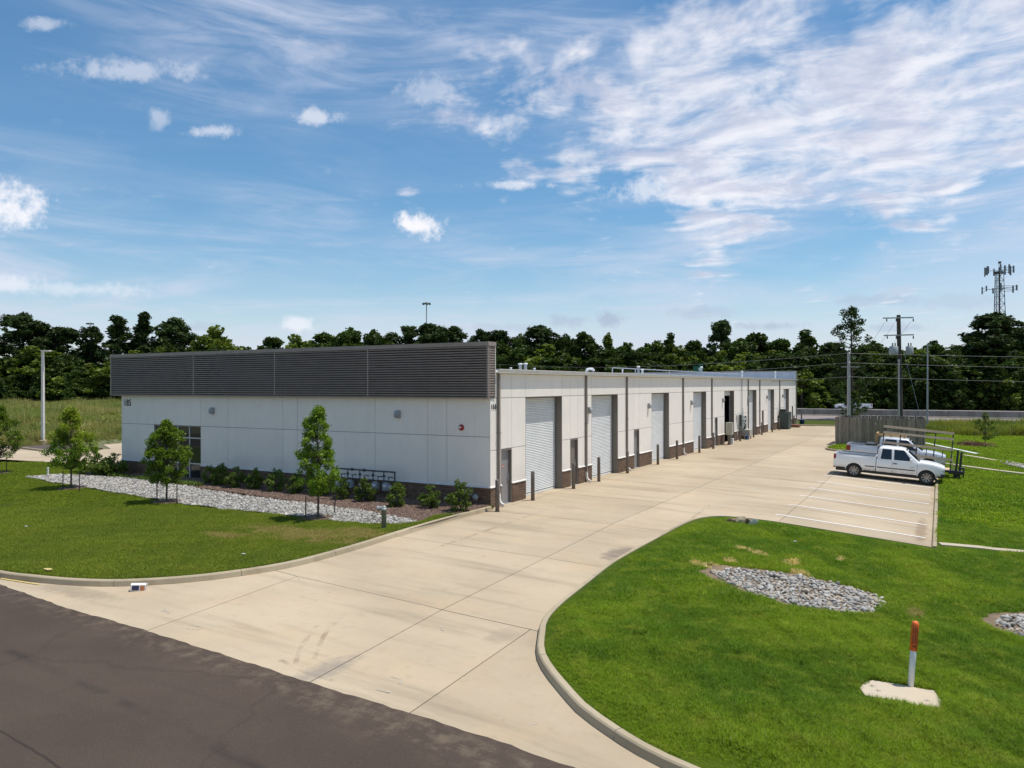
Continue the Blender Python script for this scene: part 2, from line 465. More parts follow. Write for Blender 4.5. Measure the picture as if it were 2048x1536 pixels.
def asphalt_mat():
    m, g, b = new_mat('asphalt')
    pos = g.n('ShaderNodeNewGeometry').outputs['Position']
    n1 = g.noise(pos, .35, 5, .6); n2 = g.noise(pos, 55, 4, .7)
    lane = g.noise(g.mapv(pos, scale=(.06, .9, 1), rot=(0, 0, R(4))), 1.0, 4, .5)
    c = g.mix(g.ss(n1, .3, .7), (.088, .066, .052), (.072, .054, .043))
    c = g.mix(g.m('MULTIPLY', g.ss(lane, .55, .7), .5), c, (.052, .044, .042))
    c = g.mix(g.m('MULTIPLY', g.ss(n2, .54, .72), .6), c, (.15, .12, .105))
    c = g.mix(g.m('MULTIPLY', g.ss(n2, .46, .3), .5), c, (.04, .033, .031))
    bits = g.noise(pos, 9, 2, .5)
    c = g.mix(g.m('MULTIPLY', g.ss(bits, .80, .82), .8), c, (.32, .27, .2))
    sep = g.n('ShaderNodeSeparateXYZ'); g.put(sep.inputs[0], pos)
    # paving seam and a dark wheel streak, both running with the road
    yy = g.m('ADD', g.m('ADD', sep.outputs[1], g.m('MULTIPLY', sep.outputs[0], .075)), g.m('MULTIPLY', g.m('SUBTRACT', g.noise(pos, 1.2, 3), .5), .12))
    seam = g.ss(g.m('ABSOLUTE', g.m('ADD', yy, 20.0)), .035, .0)
    c = g.mix(g.m('MULTIPLY', seam, .7), c, (.03, .025, .024))
    st = g.m('MULTIPLY', g.ss(g.m('ABSOLUTE', g.m('ADD', yy, 18.45)), .16, .0), g.ss(g.noise(pos, .8, 3), .42, .62))
    c = g.mix(g.m('MULTIPLY', st, .55), c, (.036, .033, .03))
    crk = g.n('ShaderNodeTexVoronoi', feature='DISTANCE_TO_EDGE'); g.put(crk.inputs['Vector'], g.vm('ADD', pos, g.vm('MULTIPLY', g.noise(pos, 1.5, 4, .6, out=1), (.8, .8, 0)))); crk.inputs['Scale'].default_value = .11
    c = g.mix(g.m('MULTIPLY', g.ss(crk.outputs['Distance'], .006, .002), .14), c, (.025, .02, .018))
    edge_ = g.ss(g.m('ABSOLUTE', g.m('ADD', g.m('SUBTRACT', yy, 0.0), 16.35)), .9, .0)
    c = g.mix(g.m('MULTIPLY', g.m('MULTIPLY', edge_, g.ss(g.noise(pos, 3, 5, .7), .42, .72)), .35), c, (.28, .22, .15))
    g.put(b.inputs['Base Color'], c); b.inputs['Roughness'].default_value = .95; b.inputs['Specular IOR Level'].default_value = .06
    bp = g.n('ShaderNodeBump'); bp.inputs['Strength'].default_value = .5; bp.inputs['Distance'].default_value = .012
    g.put(bp.inputs['Height'], n2); g.put(b.inputs['Normal'], bp.outputs[0])
    return m
MAT['asphalt'] = asphalt_mat()

# lawn colour in world space, shared by the sod and the blades growing on it
DRY = [(-2.6, -7.6, 2.6, .9), (-.9, -6.6, 1.4, .7), (-4.6, -9.0, 1.2, .4), (15.4, -7.7, .2, .5)]
SAND = [(11.2, -3.3, .30, .30), (10.69, -4.6, .2, .2), (12.27, -4.04, .22, .35), (12.68, -5.25, .26, .35), (10.62, -2.9, .2, .22), (13.4, -3.0, .12, .2), (10.35, -5.45, .5, .30)]
DRY = [(*T(q, .13), q[2], q[3]) for q in DRY]; SAND = [(*T(q, .13), q[2], q[3]) for q in SAND]
def lawn_group():
    t = bpy.data.node_groups.new('lawn_colour', 'ShaderNodeTree')
    t.interface.new_socket('Color', in_out='OUTPUT', socket_type='NodeSocketColor')
    g = NT(t); out = g.n('NodeGroupOutput')
    pos = g.n('ShaderNodeNewGeometry').outputs['Position']
    sep = g.n('ShaderNodeSeparateXYZ'); g.put(sep.inputs[0], pos)
    n1 = g.noise(pos, .30, 5, .6); n2 = g.noise(pos, 1.6, 5, .65); n3 = g.noise(pos, 9, 4, .6)
    c = g.mix(g.ss(n1, .38, .62), (.118, .175, .010), (.062, .120, .008))
    c = g.mix(g.m('MULTIPLY', g.ss(n2, .46, .68), .62), c, (.18, .205, .026))
    c = g.mix(g.m('MULTIPLY', g.ss(n3, .50, .8), .4), c, (.030, .062, .007))
    right = g.ss(sep.outputs[0], 4.0, 9.0)
    c = g.mix(g.m('MULTIPLY', g.m('SUBTRACT', 1.0, right), .62), c, (.088, .102, .014))
    far = g.ss(sep.outputs[1], 5.0, 30.0)
    c = g.mix(g.m('MULTIPLY', g.m('MULTIPLY', far, right), .35), c, (.15, .20, .02))
    def spots(L, wob):
        tot = None
        for (x, y, rx, ry) in L:
            a = g.m('DIVIDE', g.m('SUBTRACT', sep.outputs[0], x), rx); b_ = g.m('DIVIDE', g.m('SUBTRACT', sep.outputs[1], y), ry)
            r = g.m('ADD', g.m('ADD', g.m('MULTIPLY', a, a), g.m('MULTIPLY', b_, b_)), wob)
            s_ = g.ss(r, 1.5, .1)
            tot = s_ if tot is None else g.m('MAXIMUM', tot, s_)
        return tot
    wob = g.m('MULTIPLY', g.m('SUBTRACT', g.noise(pos, 1.7, 5, .7), .5), 6.0)
    wob2 = g.m('MULTIPLY', g.m('SUBTRACT', g.noise(pos, 5.5, 4, .7), .5), 8.0)
    c = g.mix(g.m('MULTIPLY', spots(DRY, wob), .78), c, (.20, .155, .068))
    c = g.mix(g.m('MULTIPLY', spots(SAND, wob2), .85), c, (.44, .33, .19))
    g.put(out.inputs[0], c)
    return t
LAWN = lawn_group()
def lawn_mat(name, blade):
    m, g, b = new_mat(name)
    gr = g.n('ShaderNodeGroup'); gr.node_tree = LAWN
    c = gr.outputs[0]
    if blade:
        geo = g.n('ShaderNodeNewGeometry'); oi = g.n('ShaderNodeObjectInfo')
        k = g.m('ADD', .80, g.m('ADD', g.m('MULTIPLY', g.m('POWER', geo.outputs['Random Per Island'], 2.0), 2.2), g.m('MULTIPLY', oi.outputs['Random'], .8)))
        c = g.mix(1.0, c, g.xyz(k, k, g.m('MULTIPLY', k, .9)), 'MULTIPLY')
        straw = g.ss(geo.outputs['Random Per Island'], .93, .97)
        c = g.mix(g.m('MULTIPLY', straw, .55), c, (.30, .26, .12))
        tr = g.n('ShaderNodeBsdfTranslucent'); g.put(tr.inputs[0], g.mix(1.0, c, (1.1, 1.15, .6), 'MULTIPLY'))
        mx = g.n('ShaderNodeMixShader'); mx.inputs[0].default_value = .38
        g.put(b.inputs['Base Color'], c); b.inputs['Roughness'].default_value = .7; b.inputs['Specular IOR Level'].default_value = .10
        m.node_tree.links.new(b.outputs[0], mx.inputs[1]); m.node_tree.links.new(tr.outputs[0], mx.inputs[2])
        o = m.node_tree.nodes['Material Output']; m.node_tree.links.new(mx.outputs[0], o.inputs[0])
    else:
        g.put(b.inputs['Base Color'], g.mix(1.0, c, (.62, .62, .60), 'MULTIPLY')); b.inputs['Roughness'].default_value = .95; b.inputs['Specular IOR Level'].default_value = .15  # sod colour darkened, painting shade into the gaps between blades
        pos = g.n('ShaderNodeNewGeometry').outputs['Position']
        bp = g.n('ShaderNodeBump'); bp.inputs['Strength'].default_value = .8; bp.inputs['Distance'].default_value = .05
        g.put(bp.inputs['Height'], g.noise(pos, 22, 5, .7)); g.put(b.inputs['Normal'], bp.outputs[0])
    return m
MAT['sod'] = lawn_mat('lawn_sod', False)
MAT['blade'] = lawn_mat('grass_blade', True)

def leaf_mat(name, c1, c2, tip=None, trans=.35, rough=.5, spread=.8, ns=.35):
    m, g, b = new_mat(name)
    geo = g.n('ShaderNodeNewGeometry'); oi = g.n('ShaderNodeObjectInfo')
    r = geo.outputs['Random Per Island']
    n = g.noise(geo.outputs['Position'], ns, 4, .6)
    c = g.mix(g.ss(n, .35, .65), c1, c2)
    k = g.m('ADD', 1 - spread / 2, g.m('ADD', g.m('MULTIPLY', r, spread), g.m('MULTIPLY', g.m('SUBTRACT', oi.outputs['Random'], .5), .55)))
    c = g.mix(1.0, c, g.xyz(k, k, k), 'MULTIPLY')
    if tip: c = g.mix(g.m('MULTIPLY', g.ss(r, .72, 1.0), .7), c, tip)
    g.put(b.inputs['Base Color'], c); b.inputs['Roughness'].default_value = rough; b.inputs['Specular IOR Level'].default_value = .14
    tr = g.n('ShaderNodeBsdfTranslucent'); g.put(tr.inputs[0], g.mix(1.0, c, (1.2, 1.25, .5), 'MULTIPLY'))
    mx = g.n('ShaderNodeMixShader'); mx.inputs[0].default_value = trans
    m.node_tree.links.new(b.outputs[0], mx.inputs[1]); m.node_tree.links.new(tr.outputs[0], mx.inputs[2])
    m.node_tree.links.new(mx.outputs[0], m.node_tree.nodes['Material Output'].inputs[0])
    return m
# ================================================================== THE GROUND
def clip_poly(subj, clip):
    """Sutherland-Hodgman: subject polygon by a convex counter-clockwise clip polygon"""
    out = list(subj)
    for i in range(len(clip)):
        a, b = clip[i], clip[(i + 1) % len(clip)]
        inp, out = out, []
        if not inp: break
        side = lambda p: (b[0] - a[0]) * (p[1] - a[1]) - (b[1] - a[1]) * (p[0] - a[0])
        s = inp[-1]
        for e in inp:
            ds, de = side(s), side(e)
            if de >= 0:
                if ds < 0:
                    t = ds / (ds - de); out.append((s[0] + t * (e[0] - s[0]), s[1] + t * (e[1] - s[1])))
                out.append(e)
            elif ds >= 0:
                t = ds / (ds - de); out.append((s[0] + t * (e[0] - s[0]), s[1] + t * (e[1] - s[1])))
            s = e
    return out
def area(p):
    return abs(sum(p[i][0] * p[(i + 1) % len(p)][1] - p[(i + 1) % len(p)][0] * p[i][1] for i in range(len(p)))) / 2
def smooth_path(pts, step=.35):
    """Catmull-Rom through the points"""
    P = [np.array(p, float) for p in pts]; P = [2 * P[0] - P[1]] + P + [2 * P[-1] - P[-2]]
    out = []
    for i in range(1, len(P) - 2):
        n = max(1, int(np.linalg.norm(P[i + 1] - P[i]) / step))
        for k in range(n):
            t = k / n
            out.append(tuple(.5 * ((2 * P[i]) + (-P[i - 1] + P[i + 1]) * t + (2 * P[i - 1] - 5 * P[i] + 4 * P[i + 1] - P[i + 2]) * t * t
                                   + (-P[i - 1] + 3 * P[i] - 3 * P[i + 1] + P[i + 2]) * t ** 3)))
    out.append(tuple(P[-2])); return out
def offset_path(p, d):
    q = []
    for i in range(len(p)):
        a = np.array(p[max(i - 1, 0)]); b = np.array(p[min(i + 1, len(p) - 1)])
        t = (b - a) / (np.linalg.norm(b - a) + 1e-9); q.append((p[i][0] - t[1] * d, p[i][1] + t[0] * d))
    return q
def in_poly(P, poly):
    x, y = P[:, 0], P[:, 1]; ins = np.zeros(len(P), bool); n = len(poly)
    for i in range(n):
        x0, y0 = poly[i]; x1, y1 = poly[(i + 1) % n]
        if y0 == y1: continue
        c = ((y0 > y) != (y1 > y)) & (x < (x1 - x0) * (y - y0) / (y1 - y0) + x0)
        ins ^= c
    return ins
def wobble(poly, amp, step=.25, seed=0):
    """closed polygon, resampled with a rough edge"""
    r = np.random.default_rng(seed); out = []
    ph = r.uniform(0, 6.28, 4)
    n = len(poly); acc = 0
    for i in range(n):
        a, b = np.array(poly[i], float), np.array(poly[(i + 1) % n], float); L = np.linalg.norm(b - a); k = max(1, int(L / step))
        nn = np.array([-(b - a)[1], (b - a)[0]]) / (L + 1e-9)
        for j in range(k):
            s = acc + L * j / k
            w = amp * (math.sin(s * 2.1 + ph[0]) * .5 + math.sin(s * 5.3 + ph[1]) * .3 + math.sin(s * 11 + ph[2]) * .2) + r.normal(0, amp * .2)
            out.append(tuple(a + (b - a) * j / k + nn * w))
        acc += L
    return out

import bmesh
def drape(name, poly, z, mat, parent=None, skirt=.0, dense=False):
    """polygon laid z above the sloping ground, with an optional skirt down its edge"""
    n = len(poly)
    if sum(poly[i][0] * poly[(i + 1) % n][1] - poly[(i + 1) % n][0] * poly[i][1] for i in range(n)) < 0: poly = poly[::-1]
    bm = bmesh.new(); bm.faces.new([bm.verts.new((p_[0], p_[1], 0)) for p_ in poly])
    xs = [v.co.x for v in bm.verts]; ys = [v.co.y for v in bm.verts]
    cx = [c for c in _AX if min(xs) + .01 < c < max(xs) - .01]
    cy = [c for c in (14, 18, 22, 27, 32, 37, 42, 50, 60, 70, 80) if min(ys) + .01 < c < max(ys) - .01] if max(xs) > .4 else []
    for c in cx: bmesh.ops.bisect_plane(bm, geom=bm.verts[:] + bm.edges[:] + bm.faces[:], plane_co=(c, 0, 0), plane_no=(1, 0, 0))
    for c in cy: bmesh.ops.bisect_plane(bm, geom=bm.verts[:] + bm.edges[:] + bm.faces[:], plane_co=(0, c, 0), plane_no=(0, 1, 0))
    bmesh.ops.triangulate(bm, faces=bm.faces[:], ngon_method='EAR_CLIP')
    for v in bm.verts: v.co.z = float(zg(v.co.x, v.co.y)) + z
    if skirt:
        ed = [e for e in bm.edges if e.is_boundary]
        r_ = bmesh.ops.extrude_edge_only(bm, edges=ed)
        for v in [g_ for g_ in r_['geom'] if isinstance(g_, bmesh.types.BMVert)]: v.co.z -= skirt
    bmesh.ops.recalc_face_normals(bm, faces=bm.faces[:])
    up = max(bm.faces, key=lambda f: f.calc_area())
    if up.normal.z < 0: bmesh.ops.reverse_faces(bm, faces=bm.faces[:])
    me = bpy.data.meshes.new(name); bm.to_mesh(me); bm.free(); me.materials.append(mat)
    o = bpy.data.objects.new(name, me); return link(o, parent)

MAT['field'] = plain('field_ground', (.12, .13, .045), (.15, .135, .065), .05, .95, bump=.4, bscale=3)
tag(drape('ground', [(-1800, -900), (1800, -900), (1800, 2600), (-1800, 2600)], -.06, MAT['field']), kind='structure')
ROAD_L = [T(q) for q in ((-70, -11.4), (-7, -15.9), (-4.72, -16.03), (-1.03, -16.40), (1.86, -16.50), (6.54, -16.85), (8.79, -16.97), (11.34, -17.22), (16, -17.7), (40, -20))]
def road_y(x): return float(np.interp(x, [q[0] for q in ROAD_L], [q[1] for q in ROAD_L]))
road_edge = [(x, road_y(x) + .014 * math.sin(x * 5.1) + .012 * math.sin(x * 12.7 + 1)) for x in np.arange(-69, 39, .2)]
tag(drape('road', [(39, -34), (-69, -24)] + road_edge, .005, MAT['asphalt']), kind='structure')

TL = lambda L: [T(q) for q in L]
kerbL = smooth_path(TL([(.30, -.35), (.20, -3.0), (.27, -5.7), (.45, -8.6), (.40, -11.0), (-.10, -12.55), (-.95, -13.85), (-2.3, -14.92), (-4.3, -15.52), (-6.5, -15.72), (-12, -15.35), (-70, -11.0)]))
kerbR = smooth_path(TL([(40, -18.9), (16.5, -17.3), (13.2, -16.85), (11.45, -16.02), (10.45, -15.15), (9.52, -14.1), (8.95, -13.0), (8.62, -12.2), (8.38, -11.0), (8.18, -9.2), (7.95, -7.0), (7.90, -4.9), (7.90, -2.6), (7.93, -.1)]) + [(7.85, 2.2), (8.35, 3.05), (9.1, 3.38), (10.6, 3.42), (12.6, 3.42), (14.4, 3.42), (15.60, 3.40)])
FAR_Y = 70.9
XK = 15.60
drive = [(-.9, -.3)] + [q for q in kerbL if q[0] > -7.0] + [(-7.0, road_y(-7) - .2)] + [(x, road_y(x) - .2) for x in (-2, 2, 6, 10, 13, 16.3)] \
    + [q for q in kerbR if q[0] < 16.3] + [(XK, 36.0), (9.8, 36.0), (8.3, 36.5), (7.95, 37.9), (8.2, 41.5), (8.2, FAR_Y), (-.9, FAR_Y)]
dw = tag(drape('driveway', drive, -.034, MAT['joint']), kind='structure')
rows = [-.45 + 5.72 * i for i in range(0, 14)]
slabs = []
GAP = .011
XJ1 = lambda y: 5.44 if y > -1 else 5.44 + (-1 - y) * .055
for y0, y1 in [(-6.35, rows[0])] + list(zip(rows[:-1], rows[1:])):
    xs = [lambda y: -1.0, lambda y: .34, XJ1, lambda y: 10.46, lambda y: 17.0]
    for a, b in zip(xs[:-1], xs[1:]):
        slabs.append([(a(y0) + GAP, y0 + GAP), (b(y0) - GAP, y0 + GAP), (b(y1) - GAP, y1 - GAP), (a(y1) + GAP, y1 - GAP)])
A_, B_, C0, D_ = (1.18, -11.74), T((6.22, -12.36)), T((8.58, -12.6)), (9.4, -12.2)
slabs.append([(-1, -11.45), (A_[0], A_[1] + GAP), (B_[0] - GAP, B_[1] + GAP), (XJ1(-6.35) - GAP, -6.35 - GAP), (-1, -6.35 - GAP)])
slabs.append([(B_[0] + GAP, B_[1] + GAP), (9.4, C0[1] + GAP), (9.4, -6.35 - GAP), (XJ1(-6.35) + GAP, -6.35 - GAP)])
LO = -18.6
l1, l2, l3 = T((1.78, -16.4))[0] + .25, T((6.60, -16.9))[0] + .2, T((8.84, -17.0))[0] + .1
slabs.append([(-8, LO), (l1 - GAP, LO), (A_[0] - GAP, A_[1] - GAP), (-8, -10.6)])
slabs.append([(l1 + GAP, LO), (l2 - GAP, LO), (B_[0] - GAP, B_[1] - GAP), (A_[0] + GAP, A_[1] - GAP)])
slabs.append([(l2 + GAP, LO), (l3 - GAP, LO), (C0[0] - GAP, C0[1] - GAP), (B_[0] + GAP, B_[1] - GAP)])
slabs.append([(l3 + GAP, LO), (18, LO), (18, -12.2), (C0[0] + GAP, C0[1] - GAP)])
for q in slabs:
    n_ = len(q)
    if sum(q[i][0] * q[(i + 1) % n_][1] - q[(i + 1) % n_][0] * q[i][1] for i in range(n_)) < 0: q = q[::-1]
    c = clip_poly(drive, q)
    cc = [c[i] for i in range(len(c)) if math.dist(c[i], c[i - 1]) > 1e-4]
    if len(cc) < 3 or area(cc) < .02: continue
    drape('concrete_slab', cc, 0.0, MAT['concrete'], dw, skirt=.03)

def kerb(path, side, name='kerb', w=.16, h=.15, seg=3.05, mat='kerb'):
    e = tag(empty(name, (path[0][0], path[0][1], 0)), kind='structure')
    dp = []
    for a, b in zip(path[:-1], path[1:]):
        k = max(1, int(math.dist(a, b) / 1.5)); dp += [(a[0] + (b[0] - a[0]) * i / k, a[1] + (b[1] - a[1]) * i / k) for i in range(k)]
    path = dp + [path[-1]]
    pts = [np.array(q) for q in path]; cum = [0]
    for a, b in zip(pts[:-1], pts[1:]): cum.append(cum[-1] + np.linalg.norm(b - a))
    off = offset_path(path, side * w); offi = offset_path(path, side * .025)
    n = max(1, round(cum[-1] / seg))
    def at(L, s):
        i = min(max(np.searchsorted(cum, s) - 1, 0), len(cum) - 2); t = (s - cum[i]) / (cum[i + 1] - cum[i] + 1e-9)
        return np.array(L[i]) * (1 - t) + np.array(L[i + 1]) * t
    for k in range(n):
        s0, s1 = cum[-1] * k / n + .006, cum[-1] * (k + 1) / n - .006
        ss_ = [s0] + [c for c in cum if s0 + .05 < c < s1 - .05] + [s1]
        secs = []
        for s in ss_:
            a, b, c = at(path, s), at(offi, s), at(off, s); zz = float(zg(*a))
            secs.append([(a[0], a[1], zz - .04), (a[0], a[1], zz + .01), (b[0], b[1], zz + h - .025), ((b[0] * .8 + c[0] * .2), (b[1] * .8 + c[1] * .2), zz + h), (c[0], c[1], zz + h), (c[0], c[1], zz - .04)])
        o = MB().loft(secs, closed=True, caps=True).build('kerb_section', MAT[mat], e)
        o.location = (-path[0][0], -path[0][1], 0)
    return e
kerb([q for q in kerbL if q[0] > -40], -1)          # -1: to the right of travel
kerb([q for q in kerbR if q[0] < 30], -1)
kerb([(XK, 3.42), (XK, 35.9)], -1)
kerb(smooth_path([(15.6, 36.0), (9.8, 36.0), (8.45, 36.4), (7.95, 37.9), (8.2, 41.4)]), -1)
kerb([(-.6, FAR_Y), (8.3, FAR_Y)], 1)
kerb([(8.2, 47.5), (8.2, FAR_Y)], -1)

# lawns (sod sheets at kerb-top level)
kl = offset_path([q for q in kerbL if q[0] > -69], -.15)
LAWN_L = kl + [(-69, -2.5), (-36.5, -.75), (-34.7, .8), (-33, 1.25), (-29.6, .95), (-25.0, .95), (-25.0, .02), (.14, .02)]
def lawn_right(m):
    return offset_path([q for q in kerbR if q[0] < 30], -.15 - m) + [(XK + .15 + m, 3.3 - m), (XK + .15 + m, 36.1 + m), (9.85, 36.15 + m), (8.6 + m, 36.55 + m), (8.1 + m, 37.9), (8.35 + m, 41.4), (8.36 + m, 84.6), (60, 87.5), (60, -20.5), (30, -18.9)]
LAWN_R = lawn_right(0)
LZ = .13
GRASS_R = {m: lawn_right(m) for m in (.06, .10, .20)}
GRASS_L = {m: offset_path([q for q in kerbL if q[0] > -69], -.15 - m) + LAWN_L[len(kl):] for m in (.10, .20)}
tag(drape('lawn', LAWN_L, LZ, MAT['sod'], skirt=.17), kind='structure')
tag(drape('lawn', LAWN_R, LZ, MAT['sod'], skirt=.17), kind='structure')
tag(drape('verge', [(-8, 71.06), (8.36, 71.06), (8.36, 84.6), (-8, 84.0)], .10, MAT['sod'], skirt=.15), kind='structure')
# parking lot west of the building
LOT = [(-75, -2.3), (-36.5, -.6), (-34.7, .95), (-33, 1.42), (-29.6, 1.12), (-25.2, 1.1), (-24.5, 1.1), (-24.5, 80), (-46.0, 80), (-46.1, 13.6), (-45.8, 12.4), (-41.3, 10.2), (-41.0, 5.8), (-47.0, 6.6), (-75, 3.6)]
tag(MB().prism(LOT, -.05, -.002).build('parking_lot', MAT['concrete']), kind='structure')
kerb([(-41.0, 5.8), (-47.0, 6.6), (-75, 3.6)], -1)
MAT['island'] = plain('island_mulch', (.10, .075, .062), (.07, .05, .042), 7, .95, bump=.6, bscale=20)
tag(MB().prism([(-41.3, 6.0), (-41.4, 9.6), (-48.5, 9.4), (-48.5, 6.7), (-47, 6.78)], -.04, .12).build('island_bed', MAT['island']), kind='structure')

# highway beyond, with its median barrier
MAT['highway'] = plain('highway_surface', (.27, .215, .195), (.22, .18, .165), .35, .9, stretch=(.2, 1, 1))
MAT['barrier'] = plain('barrier_concrete', (.30, .27, .225), (.19, .165, .135), .9, .9, stretch=(1, 1, .25))
hw = lambda x: 88.6 + .045 * x * 0
tag(MB().prism([(-120, 86.2), (400, 94.0), (400, 135), (-120, 122)], -.05, .02).build('highway', MAT['highway']), kind='structure')
MAT['edge_line'] = plain('road_line', (.62, .58, .50), (.50, .46, .40), 3, .8)
for dy in (1.5,):
    tag(MB().prism([(-120, 86.2 + dy), (400, 94 + dy), (400, 94.16 + dy), (-120, 86.36 + dy)], .019, .026).build('road_line', MAT['edge_line']), kind='structure')
bar = empty('median_barrier', (-20, 103.5, 0))
tag(bar, 'long concrete median barrier along the highway', 'barrier')
bs = MB()
prof = [(-.42, 0), (-.42, .08), (-.22, .34), (-.12, .98), (.12, .98), (.22, .34), (.42, .08), (.42, 0)]
for k in range(18):
    b = MB()
    x0, x1 = k * 9.15, k * 9.15 + 9.12
    f = lambda x: .008 * x
    b.loft([[(x0, p[0] + f(x0), p[1]) for p in prof], [(x1, p[0] + f(x1), p[1]) for p in prof]], closed=True, caps=True)
    b.build('barrier_section', MAT['barrier'], bar)
cp = MB()
cp.loft([[(x, p[0] + .008 * x, p[1]) for p in ((-.15, .985), (-.15, 1.07), (.15, 1.07), (.15, .985))] for x in (0, 164.7)], closed=True, caps=True)
cp.build('barrier_cap', MAT['cap'], bar)

m_, g_, b_ = new_mat('tyre_mark'); MAT['skid'] = m_
_p = g_.n('ShaderNodeNewGeometry').outputs['Position']; g_.put(b_.inputs['Base Color'], (.10, .08, .06)); b_.inputs['Roughness'].default_value = .9
g_.put(b_.inputs['Alpha'], g_.m('MULTIPLY', g_.ss(g_.noise(_p, 2.2, 5, .7), .40, .72), .24))
for pts in ([(590, 1330), (600, 1300), (615, 1275), (640, 1243)], [(628, 1318), (640, 1288), (655, 1262), (690, 1228)], [(560, 1320), (610, 1345), (670, 1362)], [(1270, 1120), (1340, 1070), (1420, 1010)], [(860, 1100), (980, 1060), (1090, 1020)]):
    pts = smooth_path([G(*q) for q in pts], .15); a = offset_path(pts, .05); b = offset_path(pts, -.05)
    tag(drape('tyre_mark', a + b[::-1], .005, MAT['skid']), kind='structure')
# ------------------------------------------------------------------ parking lines
for k, ly in enumerate((5.58, 8.49, 11.58, 14.60, 17.36, 20.30, 23.3, 26.3, 29.3, 32.3)):
    q = [(10.08, ly - .062), (15.40, ly - .062), (15.40, ly + .062), (10.08, ly + .062)]
    tag(drape('parking_line', q, .012, MAT['line']), kind='structure')

# ================================================================== THE BUILDING
BW, BL, EAVE = -24.28, 74.6, 5.47
bld = tag(empty('commercial_building', (-12, 37, 0)), 'long white stucco commercial building with dark corrugated fascia and brick base', 'building')
def P(mb, name, mat, parent=bld, **kw):
    o = mb.build(name, mat, parent, **kw)
    if parent is bld and kw.get('loc') is None: o.location = (12, -37, 0)
    return o
BO = Vector((12, -37, 0))
rolls = [(2.99, 6.67), (10.22, 13.92), (19.66, 23.19), (28.93, 32.45), (38.15, 41.6), (47.5, 50.95), (56.6, 60.1), (65.8, 69.4)]
mans = [(.86, 1.76), (7.60, 8.52), (16.50, 17.42), (35.0, 35.92), (53.55, 54.47), (71.4, 72.32)]
RD = .36                                   # depth of the door recess
TOP = 4.46
# backing walls with real openings
wall = MB()
ops = sorted([(a, b, TOP) for a, b in rolls] + [(a, b, 2.30) for a, b in mans])
yy = 0.021
for a, b, t in ops:
    wall.box(-.42, -.02, yy, a, -.05, EAVE); wall.box(-.42, -.02, a, b, t, EAVE); yy = b
wall.box(-.42, -.02, yy, BL, -.05, EAVE)
P(wall, 'long_wall', MAT['stucco_back'])
WX0, WX1, WZ0, WZ1 = -21.41, -17.60, .12, 2.86
g = MB()
g.box(BW, WX0, .02, .40, -.05, EAVE); g.box(WX1, -.425, .02, .40, -.05, EAVE)
g.box(WX0, WX1, .02, .40, -.05, WZ0); g.box(WX0, WX1, .02, .40, WZ1, EAVE)
P(g, 'gable_wall', MAT['stucco_back'])
b = MB(); b.box(BW, BW + .4, .405, BL - .41, -.05, EAVE); P(b, 'rear_wall', MAT['stucco'])
b = MB(); b.box(BW, -.425, BL - .4, BL, -.05, EAVE); P(b, 'end_wall', MAT['stucco'])
P(MB().box(-23.8, -.45, .45, BL - .45, -.04, .0), 'interior_floor', MAT['interior'])
P(MB().box(-9.0, -8.9, .45, BL - .45, 0, 5.2), 'interior_partition', MAT['interior'])
# stucco panels, each set off by a recessed reveal
cuts = sorted({0.0, BL} | {v for ab in rolls + mans for v in ab} | {9.62, 15.3, 26.2, 33.95, 45.0, 52.5, 63.2})
GP = .009
for z0, z1 in ((.845, 2.33), (2.33, TOP), (TOP, EAVE)):
    for a, b in zip(cuts[:-1], cuts[1:]):
        m = (a + b) / 2
        top = next((t for (oa, ob, t) in ops if oa <= m <= ob), 0)
        if z1 <= top + .05: continue
        P(MB().box(-.02, 0, a + GP, b - GP, max(z0, top) + GP * 1.3, z1 - GP * 1.3), 'wall_panel', MAT['stucco'])
gx = [BW, -21.41, -17.60, -15.52, -11.67, -10.70, -5.97, -3.11, -2.13, -.0]
for z0, z1 in ((.845, 2.88), (2.88, 4.62)):
    for a, b in zip(gx[:-1], gx[1:]):
        if z1 < 3 and a == -21.41: continue
        P(MB().box(a + GP, b - (GP if b < -.1 else .021), 0, .02, z0 + GP * 1.3, z1 - GP * 1.3), 'wall_panel', MAT['stucco'])
# corner bead where the two faces meet
P(MB().box(-.0205, .002, -.002, .0085, .878, 4.43), 'corner_bead', MAT['stucco'])
# brick wainscot: nearest bricks one by one, the rest as one part
BH, BLn, BT = .0677, .2032, .03
nb = 12
bricks = []                                 # (centre, axis, length)
segs_long = []; yy = .0
for a, b, t in ops:
    segs_long.append((yy, a)); yy = b
segs_long.append((yy, BL))
for (a, b) in segs_long:
    L = b - a
    for r_ in range(nb):
        y = a - (BLn / 2 if r_ % 2 else 0)
        while y < b - .01:
            y0, y1 = max(y, a), min(y + BLn, b)
            if y1 - y0 > .03: bricks.append((0.012, (y0 + y1) / 2, r_ * BH + BH / 2, 'Y', y1 - y0 - .010))
            y += BLn
for (a, b) in ((BW, WX0), (WX1, .03)):
    for r_ in range(nb):
        x = b - BLn + (BLn / 2 if r_ % 2 else 0)
        while x > a - BLn:
            x0, x1 = max(x, a), min(x + BLn, b)
            if x1 - x0 > .03: bricks.append(((x0 + x1) / 2, -.012, r_ * BH + BH / 2, 'X', x1 - x0 - .010))
            x -= BLn
bricks.sort(key=lambda q: (q[0] - CX) ** 2 + (q[1] - CY) ** 2)
wains = P(MB().box(-.03, .015, 0.0, .86, 0, .805).box(BW, WX0, -.013, .0, -.05, .805).box(WX1, -.0, -.013, .0, -.05, .805), 'brick_wainscot', MAT['mortar'])
for (a, b) in segs_long[1:]: P(MB().box(-.03, .012, a, b, -.02, .805), 'mortar_bed', MAT['mortar'])
cache = {}
